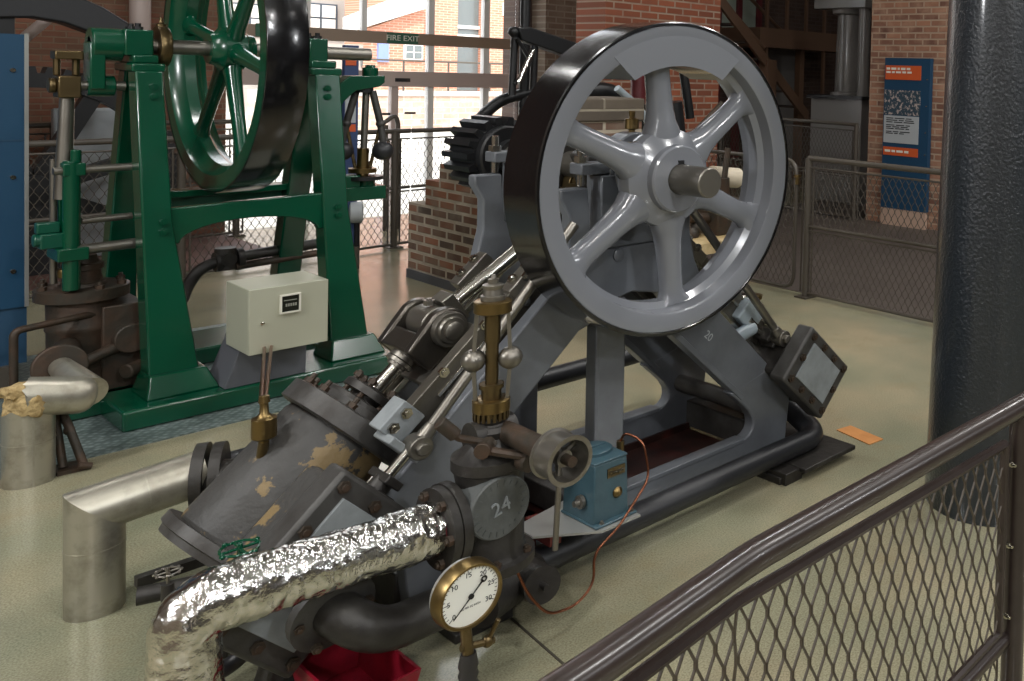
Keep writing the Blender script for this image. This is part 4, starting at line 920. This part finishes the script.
# engine in the background, standing beyond it: black beam, links, quadrant and iron post
t = thing('beam_engine', 'black iron beam engine parts above the brick bed, behind the flywheel', 'steam engine', (5.2, 6.6, 0))
obj('column_post', MB().cyl((4.585,7.6,0),(4.585,7.6,2.6),.045,seg=16), 'dkblock', t)
bm_ = [(4.250, 7.200, 2.021), (4.359, 7.200, 2.036), (5.082, 7.200, 1.855), (5.530, 7.200, 1.655), (5.305, 7.200, 1.603), (4.675, 7.200, 1.811), (4.279, 7.200, 1.921)]
obj('beam', MB().prism([V(p)+V((0,-.06,0)) for p in bm_], [V(p)+V((0,.06,0)) for p in bm_]), 'dkblock', t, bevel=.01)
mb = MB()
for a, b, r in (((4.251, 7.200, 2.004),(4.234, 7.200, 1.456),.03),((4.434, 7.200, 1.973),(4.424, 7.200, 1.500),.03),((4.240, 7.150, 1.936),(4.371, 7.150, 1.740),.016),((4.371, 7.150, 1.740),(4.230, 7.150, 1.550),.016)): mb.cyl(a, b, r, seg=10)
mb.sph((4.242, 7.200, 1.986),.05,12); obj('parallel_motion', mb, 'dkblock', t)
mb = MB().cyl((4.369, 7.120, 1.842),(4.238, 7.120, 1.560),.02,seg=8); obj('bright_link', mb, 'steel', t)
arc = []; 
mb = MB().tube([(4.095, 7.600, 1.098),(4.180, 7.600, 1.242),(4.358, 7.600, 1.398),(4.641, 7.600, 1.471)], .05, 12, cr=.1); obj('rim_segment', mb, 'dkblock', t)
mb = MB().tube([(4.429, 6.600, 1.504),(4.784, 6.600, 1.524),(5.079, 6.600, 1.280),(5.214, 6.600, 1.081)], .075, 14, cr=.15); obj('curved_guard', mb, 'dkblock', t)
mb = MB().tube([(4.687, 6.400, 1.546),(4.923, 6.400, 1.378),(5.086, 6.400, 1.142)], .03, 12, cr=.1); obj('pale_link', mb, 'paleblue', t)
for nm_, a, b, r, m_ in (('hanging_rod',(5.544, 6.600, 1.734),(5.641, 6.600, 1.271),.042,'dkblock'),('hanging_rod',(5.142, 6.600, 1.704),(5.182, 6.600, 1.439),.03,'dkblock'),('slant_handle',(5.272, 6.200, 1.105),(5.665, 6.200, 1.428),.022,'oldiron'),('valve_gear',(5.263, 6.400, 1.429),(5.317, 6.400, 1.090),.09,'dkblock'),('support',(5.2,6.6,0),(5.2,6.6,1.4),.10,'dkblock'),('maroon_column',(5.658, 7.400, 1.702),(5.667, 7.400, 1.358),.07,'maroon')):
    obj(nm_, MB().cyl(a, b, r, seg=14), m_, t)
mb = MB().tube([(6.547, 8.600, 2.270),(6.628, 8.600, 2.310),(7.313, 8.600, 2.337)], .03, 10); mb.sph((6.588, 8.600, 2.273),.06,12); obj('lever', mb, 'dkblock', t)
# pale machinery and timber seen between the spokes
t = thing('small_pump', 'small pump with pale cylinder behind the lower right of the flywheel', 'pump', (4.0, 5.0, 0))
obj('barrel', MB().cyl((4.221, 4.700, 0.995),(4.453, 4.700, 0.965),.07,seg=20), 'cyl', t)
mb = MB().cyl((4.221, 4.600, 0.990),(4.226, 4.600, 0.840),.05,seg=12); mb.cyl((4.268, 4.600, 1.192),(4.225, 4.600, 0.854),.02,seg=8); mb.sph((3.956, 4.600, 0.634),.06,12); mb.sph((4.013, 4.600, 0.674),.05,12); mb.cyl((3.935, 4.600, 0.748),(4.303, 4.600, 0.709),.035,seg=10); obj('fittings', mb, 'oldiron', t)
q = (4.225, 4.600, 0.854)
obj('pedestal', MB().box((q[0]-.12,q[1]-.1,.62),(q[0]+.12,q[1]+.12,q[2])), 'oldiron', t, bevel=.01)
q0, q1 = (3.785, 4.400, 0.649), (4.215, 4.400, 0.447)
TX = (4.283, 4.400, 0.586)[0]
mb = MB().box((TX-.75,4.35,.55),(TX,4.95,.62)); obj('timber_top', mb, 'cloth', t)
for x in (TX-.70,TX-.16):
    for y in (4.40,4.86): obj('trestle_leg', MB().box((x,y,0),(x+.06,y+.06,.55)), 'cloth', t)

# ------------------------------------------------------------------ information boards
t = thing('display_board', 'plain blue display board cut off by the left edge of the view', 'board', (.85, 6.1, 0))
mb = MB().box((.42,6.10,.44),(1.080,6.16,1.775)); obj('panel', mb, 'board', t)
mb = MB().box((1.070,6.095,.44),(1.085,6.165,1.78)); obj('edge_strip', mb, 'silver', t)
mb = MB().box((.42,6.11,.16),(1.080,6.15,.44)); obj('lower_panel', mb, 'boardd', t)
for x in (.50,.95): obj('board_foot', MB().box((x,6.08,0),(x+.06,6.19,.16)), 'farfence', t)
obj('panel_joint', MB().box((.42,6.097,1.258),(1.071,6.10,1.262)), 'boardd', t)
for z in (.62,1.08,1.6): obj('fixing_stud', MB().lathe((1.03,6.10,z),(0,-1,0),[(0,.012),(.006,.010)],10), 'steel', t)

t = thing('information_panel', 'tall blue information panel with orange bands leaning on the tan brick pillar', 'information panel', (8.36, 6.0, 0))
IX = 8.36
obj('panel', MB().box((IX,5.78,.20),(IX+.06,6.42,1.94)), 'board', t)
obj('base_panel', MB().box((IX+.005,5.79,0),(IX+.055,6.42,.20)), 'pinkbase', t)
def ib(nm, y0, y1, z0, z1, m_): return obj(nm, MB().box((IX-.006,y0,z0),(IX,y1,z1)), m_, t)
hb = ib('heading_band', 5.90, 6.405, 1.69, 1.853, 'orange')
ib('picture', 5.90, 6.405, 1.285, 1.57, 'photo'); tp = ib('text_panel', 5.91, 6.405, .96, 1.275, 'greytext'); fb = ib('footer_band', 5.91, 6.405, .815, .912, 'orange')
mb = MB()
def lines(mb, y1, z, w, h, gaps):
    y = y1
    for g_ in gaps:
        mb.box((IX-.008, y-g_, z-h/2),(IX-.006, y, z+h/2)); y -= g_+.02
    return mb
lines(mb, 6.39, 1.815, 0, .026, (.05,.07,.03,.06,.05)); lines(mb, 6.39, 1.775, 0, .022, (.06,.04,.07,.05,.06)); obj('heading_writing', mb, 'white', hb)
mb = MB()
for k, z in enumerate((1.245,1.222,1.20,1.165,1.145,1.125,1.09,1.07)): lines(mb, 6.37, z, 0, .010, [(.10,.14,.08),(.16,.07,.12),(.09,.12,.15),(.12,.12,.06),(.07,.1,.1),(.11,.13,.05),(.08,.08,.14),(.10,.05,.07)][k])
obj('small_writing', mb, 'ink', tp)
obj('footer_writing', lines(MB(), 6.38, .865, 0, .026, (.08,.05,.09,.06)), 'white', fb)
for z in (.5,.85,1.1,1.4,1.7): obj('fixing_stud', MB().lathe((IX,5.815,z),(-1,0,0),[(0,.010),(.006,.008)],8), 'steel', t)

t = thing('navy_board', 'narrow navy information board with orange patches behind the green governor', 'information panel', (3.72, 8.0, 0))
a, b = (3.272, 8.000, 1.825), (3.376, 8.000, 1.838)
obj('panel', MB().box((a[0],8.0,.18),(b[0],8.05,a[2])), 'navy', t); obj('board_foot', MB().box((a[0],7.95,0),(b[0],8.10,.18)), 'farfence', t)
q = (3.325, 8.000, 1.722); obj('orange_patch', MB().box((a[0]+.005,7.994,q[2]-.06),(b[0]-.02,8.0,q[2]+.06)), 'orange', t)
q = (3.329, 8.000, 1.316); obj('text_panel', MB().box((a[0]+.005,7.994,q[2]-.12),(b[0]-.02,8.0,q[2]+.12)), 'greytext', t)
q = (3.331, 8.000, 1.153); obj('orange_patch', MB().box((a[0]+.005,7.994,q[2]-.03),(b[0]-.02,8.0,q[2]+.03)), 'orange', t)

# ------------------------------------------------------------------ tan brick pillar and dark machines beyond
struct('trim_4', MB().box((8.44,5.2,0),(9.5,6.70,6.2)), 'pillar')
t = thing('grey_column_engine', 'grey engine with fluted column beside the tan pillar', 'steam engine', (9.6, 7.95, 0))
obj('plinth', MB().box((9.35,7.55,0),(9.85,8.45,1.44)), 'machinegrey', t, bevel=.01)
obj('column', MB().lathe((9.6,8.0,1.44),(0,0,1),[(0,.25),(.05,.25),(.06,.19),(1.1,.17),(1.12,.24),(1.22,.26),(1.25,.26),(1.26,.20),(2.6,.18)],32), 'machinegrey', t)
obj('side_pipe', MB().cyl((9.45,7.62,1.44),(9.45,7.62,3.2),.08,seg=18), 'machinegrey', t)
obj('cornice', MB().box((9.3,7.5,2.62),(9.9,8.4,2.74)), 'machinegrey', t, bevel=.01)
obj('ledge', MB().box((9.30,7.5,1.40),(9.90,8.5,1.45)), 'dkblock', t)
# steel stair with brown handrails, platform
t = thing('staircase', 'brown steel staircase descending in the dark behind the flywheel', 'staircase', (9.6, 9.4, 0))
S0, S1 = V((8.344, 9.300, 2.676)), V((10.053, 9.300, 1.153)); dS = (S1-S0)
for y in (9.2, 10.0):
    a = V((S0.x,y,S0.z)) - dS*.3; b = V((S1.x,y,S1.z)) + dS*.05; up = V((0,0,.09))
    obj('stringer', MB().prism([a-up,a+up,b+up,b-up],[p+V((0,.05,0)) for p in (a-up,a+up,b+up,b-up)]), 'woodb', t)
for k in range(9):
    p = S0 - dS*.25 + dS*1.2*k/8; obj('tread', MB().box((p.x-.12,9.25,p.z-.015),(p.x+.12,10.0,p.z+.015)), 'darkwall', t)
for a, b in (((8.405, 9.250, 2.680),(9.215, 9.250, 2.074)),((9.683, 10.000, 2.813),(10.817, 10.000, 2.080))):
    a, b = V(a), V(b); d = b-a; obj('handrail', MB().cyl(a-d*.5, b, .028, seg=12), 'woodb', t)
for q, r in (((9.301, 9.250, 1.907),.09),((10.338, 9.600, 2.094),.05)):
    obj('newel', MB().box((q[0]-r,q[1]-r,0),(q[0]+r,q[1]+r,q[2])), 'woodb', t)
q = (9.280, 9.900, 2.395)
obj('landing', MB().box((q[0],9.4,q[2]-.30),(q[0]+2.4,10.3,q[2]-.02)), 'woodb', t)
for k in range(6):
    x = q[0]+.2+k*.42; obj('baluster', MB().box((x-.02,9.45,0 if k in (0,3,5) else q[2]-.1),(x+.02,9.5,q[2]+1.2)), 'woodb', t)
# pale partition and panes behind the stair
mb = MB().box((10.2,10.15,0),(11.0,10.2,2.2)); tag(obj('partition', mb, 'machinegrey'), 'flat grey partition panel between the stair and the grey column', 'partition')
t = thing('glazed_screen', 'row of pale greenish panes above the flywheel, left of the stair', 'screen', (9.6, 10.4, 0))
for k in range(3):
    x = 9.0 + .42*k; obj('pane', MB().box((x,10.40,2.30),(x+.32,10.43,4.2)), 'panelg', t)
mb = MB()
for k in range(4): x = 8.91+.42*k; mb.box((x,10.36,0),(x+.09,10.46,4.2))
mb.box((8.91,10.36,2.22),(10.26,10.46,2.30)); obj('screen_frame', mb, 'maroon', t)

# ------------------------------------------------------------------ old engine at the left: black beam, toothed wheel
t = thing('old_beam_engine', 'huge black curved iron beam with toothed wheel at the upper left against brick', 'steam engine', (1.3, 8.9, 0))
Yb = 9.2
up_ = [(1.191, 9.200, 2.179),(1.488, 9.200, 2.169),(1.698, 9.200, 2.146),(1.892, 9.200, 2.113),(2.036, 9.200, 2.042),(2.216, 9.200, 1.907),(2.290, 9.200, 1.825)]
lo_ = [(2.290, 9.200, 1.762),(2.096, 9.200, 1.768),(1.978, 9.200, 1.838),(1.808, 9.200, 1.910),(1.645, 9.200, 1.936),(1.487, 9.200, 1.924),(1.190, 9.200, 1.874)]
o_ = [V(p) for p in up_ + lo_]
obj('beam', MB().prism([p+V((0,-.12,0)) for p in o_],[p+V((0,.12,0)) for p in o_]), 'satin', t, bevel=.015)
wc = V((1.680, 9.400, 0.642)); wr = (V((1.680, 9.400, 1.580)) - wc).length
pts = []
for i in range(56):
    for da, rr in ((-.30,wr-.05),(-.18,wr),(.18,wr),(.30,wr-.05)):
        a = 2*PI*(i+da)/56; pts.append((wc.x+rr*math.cos(a), wc.z+rr*math.sin(a)))
mb = MB()
outer = [V((x,9.34,z)) for x, z in pts]; inner = [V((wc.x+(wr-.16)*math.cos(2*PI*i/224), 9.34, wc.z+(wr-.16)*math.sin(2*PI*i/224))) for i in range(224)]
sh = V((0,.14,0)); n = 224
mb.poly(outer + inner + [p+sh for p in outer] + [p+sh for p in inner], [(i,(i+1)%n,n+(i+1)%n,n+i) for i in range(n)] + [(2*n+i,2*n+(i+1)%n,3*n+(i+1)%n,3*n+i) for i in range(n)] + [(i,(i+1)%n,2*n+(i+1)%n,2*n+i) for i in range(n)] + [(n+i,n+(i+1)%n,3*n+(i+1)%n,3*n+i) for i in range(n)])
for k in range(8):
    a = 2*PI*k/8 + .32; d = V((math.cos(a),0,math.sin(a))); w = V((-math.sin(a),0,math.cos(a)))
    mb.obox(wc + V((0,.01,0)) + d*(wr-.1)/2, d*(wr-.1)/2, (0,.05,0), w*.055)
mb.cyl(wc+V((0,-.1,0)), wc+V((0,.1,0)), .12)
obj('toothed_wheel', mb, 'dkblock', t)
obj('bearing_stand', MB().box((wc.x-.12,9.3,0),(wc.x+.12,9.5,wc.z)), 'dkblock', t)
obj('beam_support', MB().box(((1.487, 9.200, 1.910)[0]-.02,9.12,0),((1.550, 9.200, 1.914)[0],9.28,(1.487, 9.200, 1.946)[2])), 'dkblock', t)
tag(obj('wall_pipe', MB().cyl(((2.550, 10.300, 1.822)[0],10.3,0),((2.550, 10.300, 1.822)[0],10.3,6.2),.075,seg=18), 'wframe'), 'pale vertical pipe on the brown brick wall above the green crank', 'pipe')
tag(obj('slant_pipe', MB().cyl((1.639, 9.800, 1.695),(1.867, 9.800, 1.968),.04,seg=12).cyl((1.639, 9.800, 1.695),V(((1.639, 9.800, 1.695)[0],9.8,0)),.04,seg=12), 'wframe'), 'pale slanting pipe below the black beam at upper left', 'pipe')
q = (2.098, 9.900, 1.172)
tag(obj('storage_box', MB().box((q[0]-.20,9.85,0),(q[0]+.24,9.95,(2.098, 9.900, 1.238)[2])), 'greytext', bevel=.02), 'pale box behind the far fence at the left', 'box')
# round sign lamp on a short stand by the far fence
q = (3.376, 8.000, 0.462); t = thing('floor_lamp_head', 'round pale lamp head on a short black post right of the green leg', 'lamp', (q[0],8.0,0))
obj('lamp_head', MB().lathe((q[0]-.06,8.0,q[2]),(1,-.4,.0),[(0,.05),(.01,.085),(.09,.09),(.10,.06)],24), 'greytext', t); obj('post', MB().cyl((q[0],8.0,0),(q[0],8.0,q[2]-.07),.022,seg=10), 'dkblock', t)

# ------------------------------------------------------------------ window wall and the yard outside
WY = 10.5
X0, X1 = 3.25, 6.25
mb = MB()
mb.box((X0,WY,1.90),(X1,WY+.10,2.03)); wt = struct('window_1', mb, 'wframeb', .004)
mb = MB().box((X0,WY-.02,1.43),(X1,WY+.10,1.60)); w2 = obj('lower_transom', mb, 'wframe', wt, bevel=.004)
for x, z0, z1, w, m_ in ((5.20,0,6.2,.065,'wwhite'),(5.85,0,6.2,.07,'wwhite'),(4.81,0,1.45,.075,'wframe'),(3.95,0,6.2,.05,'wwhite'),(4.49,2.0,6.2,.05,'wwhite')):
    obj('mullion', MB().box((x-w/2,WY+.01,z0),(x+w/2,WY+.09,z1)), m_, wt, bevel=.003)
for x0, x1 in ((X0,3.95),(3.95,5.20),(5.20,5.85),(5.85,X1)):
    obj('pane', MB().box((x0+.02,WY+.045,0),(x1-.02,WY+.051,6.2)), 'glass', wt)
q = (4.878, 10.480, 1.963)
sg = obj('exit_sign', MB().box((q[0]-.165,WY-.006,1.908),(q[0]+.165,WY,2.022)), 'exitgreen', wt)
text('sign_writing', 'FIRE EXIT', .085, (q[0],WY-.008,1.965), (1,0,0), (0,0,1), 'white', sg, .001)
q = (3.587, 10.480, 1.957); obj('exit_sign', MB().box((q[0]-.10,WY-.006,1.91),(q[0]+.10,WY,2.04)), 'exitgreen', wt)
q = (4.874, 10.470, 1.505); obj('vent_slot', MB().box((q[0]-.08,WY-.026,q[2]-.02),(q[0]+.08,WY-.02,q[2]+.02)), 'dkblock', wt)
for q in ((4.742, 10.540, 1.126), (4.987, 10.540, 1.134)):
    obj('manifestation_mark', MB().box((q[0]-.06,WY+.035,q[2]-.012),(q[0]+.06,WY+.044,q[2]+.012)), 'dkblock', wt)
# sloping hand rail by the glazed doors
mb = MB().tube([(4.236, 9.600, 1.048),(4.396, 9.600, 1.166),(4.426, 9.600, 1.094),V(((4.426, 9.600, 1.094)[0],9.6,0))], .022, 10, cr=.04); mb.cyl((4.311, 9.600, 1.066),V(((4.311, 9.600, 1.066)[0],9.6,0)),.02,seg=10)
tag(obj('ramp_handrail', mb, 'farfence'), 'short sloping handrail by the glazed doors behind the governor', 'railing')

struct('trim_5', MB().box((-12,10.86,-.25),(60,80,-.05)), 'paving')
t = thing('stone_wall', 'low pale stone wall running along the yard outside the windows', 'wall', (13.0, 24.0, -.05))
obj('wall_body', MB().box((8.0,24.0,-.05),(26.0,24.5,.85)), 'outstone', t); obj('coping', MB().box((8.0,23.95,.85),(26.0,24.55,.97)), 'outwall', t)
t = thing('yard_railing', 'thin black railing on the stone wall outside', 'railing', (13.5, 24.25, .97))
mb = MB(); obj('top_rail', MB().cyl((8.0,24.25,1.75),(26.0,24.25,1.75),.025,seg=8), 'farfence', t)
for k in range(12): obj('post', MB().cyl((9.0+k*1.15,24.25,.97),(9.0+k*1.15,24.25,1.75),.025,seg=8), 'farfence', t)
# red brick building: tower with glazed stair and gabled shed
FY = 27.0
t = thing('brick_tower', 'red brick building with a tall glazed bay seen through the windows', 'building', (17.0, 28.0, -.05))
xa, xb = (13.070, 27.000, 3.235)[0], (16.645, 27.000, 3.527)[0]
g0, g1 = (14.120, 27.000, 3.321)[0], (14.921, 27.000, 3.386)[0]
obj('wall', MB().box((xa,FY,-.05),(g0,FY+5,9)).box((g1,FY,-.05),(xb+6,FY+5,9)).box((g0,FY+.6,-.05),(g1,FY+5,9)), 'outbrick', t)
obj('glazing', MB().box((g0,FY+.3,.9),(g1,FY+.36,9)), 'glassdark', t)
for z in ((14.493, 27.000, 2.838)[2], (14.498, 27.000, 2.566)[2]): obj('glazing_bar', MB().box((g0,FY+.24,z-.05),(g1,FY+.30,z+.05)), 'outwhite', t)
z = (15.828, 27.000, 3.460)[2]; x = (15.762, 27.000, 3.455)[0]; obj('wall_plate', MB().box((x-.25,FY-.04,z-.2),(x+.25,FY,z+.2)), 'outwhite', t)
t = thing('gabled_shed', 'low orange brick shed with a pale sloping roof outside', 'building', (14.5, 27.5, -.05))
sa, sb = (11.482, 26.500, 2.554)[0], (12.892, 26.500, 2.643)[0]; ze, zr = (11.609, 26.500, 2.616)[2], (12.772, 26.500, 3.259)[2]
mb = MB().ext([(sa,-.05),(sb,-.05),(sb,zr),(sa,ze)], 'y', 26.5, 26.95); obj('wall', mb, 'outbrick', t)
mb = MB().prism([(sa-.5,26.2,ze-.1),(sb,26.2,zr+.02),(sb,27.0,zr+.02),(sa-.5,27.0,ze-.1)],[(sa-.5,26.2,ze+.25),(sb,26.2,zr+.55),(sb,27.0,zr+.55),(sa-.5,27.0,ze+.25)]); obj('roof', mb, 'slate', t)
p0, p1 = (11.640, 26.450, 2.454), (11.908, 26.450, 1.698); obj('blue_door', MB().box((p0[0],26.40,p1[2]),(p1[0],26.5,p0[2])), 'outblue', t)
p0, p1 = (12.326, 26.450, 2.216), (12.824, 26.450, 1.787); wn = obj('window', MB().box((p0[0],26.40,p1[2]),(p1[0],26.5,p0[2])), 'outwhite', t)
mb = MB(); w_ = p1[0]-p0[0]; h_ = p0[2]-p1[2]
for i in range(2):
    for j in range(2): mb.box((p0[0]+.08*w_+.46*w_*i,26.38,p1[2]+.08*h_+.46*h_*j),(p0[0]+.46*w_+.46*w_*i,26.40,p1[2]+.46*h_+.46*h_*j))
obj('pane', mb, 'glassdark', wn)
t = thing('pale_building', 'pale rendered building with large arched windows at the far left outside', 'building', (12.0, 34.0, -.05))
xa, xb = (10.485, 34.000, 2.836)[0], (16.571, 34.000, 3.278)[0]
obj('wall', MB().box((xa-6,34,-.05),(xb+2,38,11)), 'outwall', t)
for p0, p1 in (((12.577, 33.950, 3.580),(13.603, 33.950, 2.622)),((13.964, 33.950, 3.702),(14.940, 33.950, 2.703)),((10.545, 33.950, 3.399),(11.621, 33.950, 2.501))):
    wn = obj('window', MB().box((p0[0],33.85,p1[2]),(p1[0],34.0,p0[2])), 'outgrey', t)
    mb = MB(); w_ = (p1[0]-p0[0]); h_ = p0[2]-p1[2]
    for i in range(2):
        for j in range(2): mb.box((p0[0]+.08*w_+.46*w_*i,33.80,p1[2]+.04*h_+.48*h_*j),(p0[0]+.46*w_+.46*w_*i,33.85,p1[2]+.46*h_+.48*h_*j))
    obj('pane', mb, 'outwhite', wn)
p0, p1 = (11.072, 30.000, 2.195), (13.042, 30.000, 1.372)
t = thing('white_shed', 'white flat-roofed outbuilding beyond the yard wall outside', 'building', (13.0, 30.5, -.05))
obj('wall', MB().box((p0[0],30.2,-.05),(p1[0],33,p0[2])), 'outwall', t)
q0, q1 = (12.791, 30.100, 1.978), (13.054, 30.100, 1.556); obj('window', MB().box((q0[0],30.1,q1[2]),(q1[0],30.2,q0[2])), 'glassdark', t)

# ------------------------------------------------------------------ lights
LP = .78
def area(name, loc, rot, sx, sy, power, c=(1,1,1)):
    l = bpy.data.lights.new(name, 'AREA'); l.shape = 'RECTANGLE'; l.size = sx; l.size_y = sy; l.energy = power; l.color = c
    o = bpy.data.objects.new(name, l); COL.objects.link(o); o.location = loc; o.rotation_euler = rot; return o
LAMPS = [(-1.6,-1.6,5.9,150),(1.6,-3.2,5.9,120),(5.4,-2.0,5.9,150),(8.5,.5,5.9,130),(-2.2,2.6,5.9,150),(1.2,1.2,5.9,50),(5.0,2.2,5.9,130),(7.6,4.0,5.9,70),(-1.5,4.2,5.9,60),(3.0,5.0,5.9,45),(11.0,5.0,5.9,25),(1.0,8.6,5.9,25)]
for i, (x, y, z, p) in enumerate(LAMPS):
    area('hall_lamp', (x,y,z), (0,0,0), .45, .45, p*LP, (1,.985,.96))
# fill spots added behind and beside the viewer; the last streaks the column
for x, y, z, p in ((-2.6,-3.5,3.6,90),(1.0,-6.5,5.7,190),(7.5,-5.0,3.8,90),(-2.9,3.7,2.9,110)):
    d = V((2.2,3.2,.7)) - V((x,y,z)); area('fill_spot', (x,y,z), d.to_track_quat('-Z','Y').to_euler(), .35, .35, p*LP, (.97,.985,1))
s = bpy.data.lights.new('sun', 'SUN'); s.energy = 4.0; s.angle = .05; s.color = (1,.97,.92)
so = bpy.data.objects.new('sun', s); COL.objects.link(so); so.rotation_euler = (math.radians(42), 0, math.radians(-25))
w = bpy.data.worlds.new('sky'); SC.world = w; w.use_nodes = True
bg = w.node_tree.nodes['Background']; bg.inputs['Color'].default_value = (.93,.96,1,1); bg.inputs['Strength'].default_value = 3.4

# ------------------------------------------------------------------ camera
cam = bpy.data.cameras.new('camera'); co = bpy.data.objects.new('camera', cam); COL.objects.link(co)
F, CX, CY, PITCH, ROLL, YAW = 905.117, 916.775, 110.591, .0344, .0331, .6182
cam.sensor_fit = 'HORIZONTAL'; cam.sensor_width = 36; cam.lens = F/1024*36
cam.shift_x = (512-CX)/1024; cam.shift_y = (CY-340.5)/1024
cp_, sp_ = math.cos(PITCH), math.sin(PITCH); cr_, sr_ = math.cos(ROLL), math.sin(ROLL)
Rl = Matrix(((cr_,-sr_,0),(sr_,cr_,0),(0,0,1))) @ Matrix(((1,0,0),(0,-sp_,-cp_),(0,cp_,-sp_)))
Ew = Matrix(((math.sin(YAW),math.cos(YAW),0),(-math.cos(YAW),math.sin(YAW),0),(0,0,1)))
Mw = Rl @ Ew.transposed()            # world -> camera (x right, y down, z forward)
Bc = Matrix(((1,0,0),(0,-1,0),(0,0,-1))) @ Mw
co.matrix_world = Matrix.Translation((0,0,1.7)) @ Bc.transposed().to_4x4()
cam.clip_end = 300
SC.camera = co
SC.view_settings.view_transform = 'Standard'; SC.view_settings.look = 'None'; SC.view_settings.exposure = 0.0; SC.view_settings.gamma = 1; SC.view_settings.use_curve_mapping = False
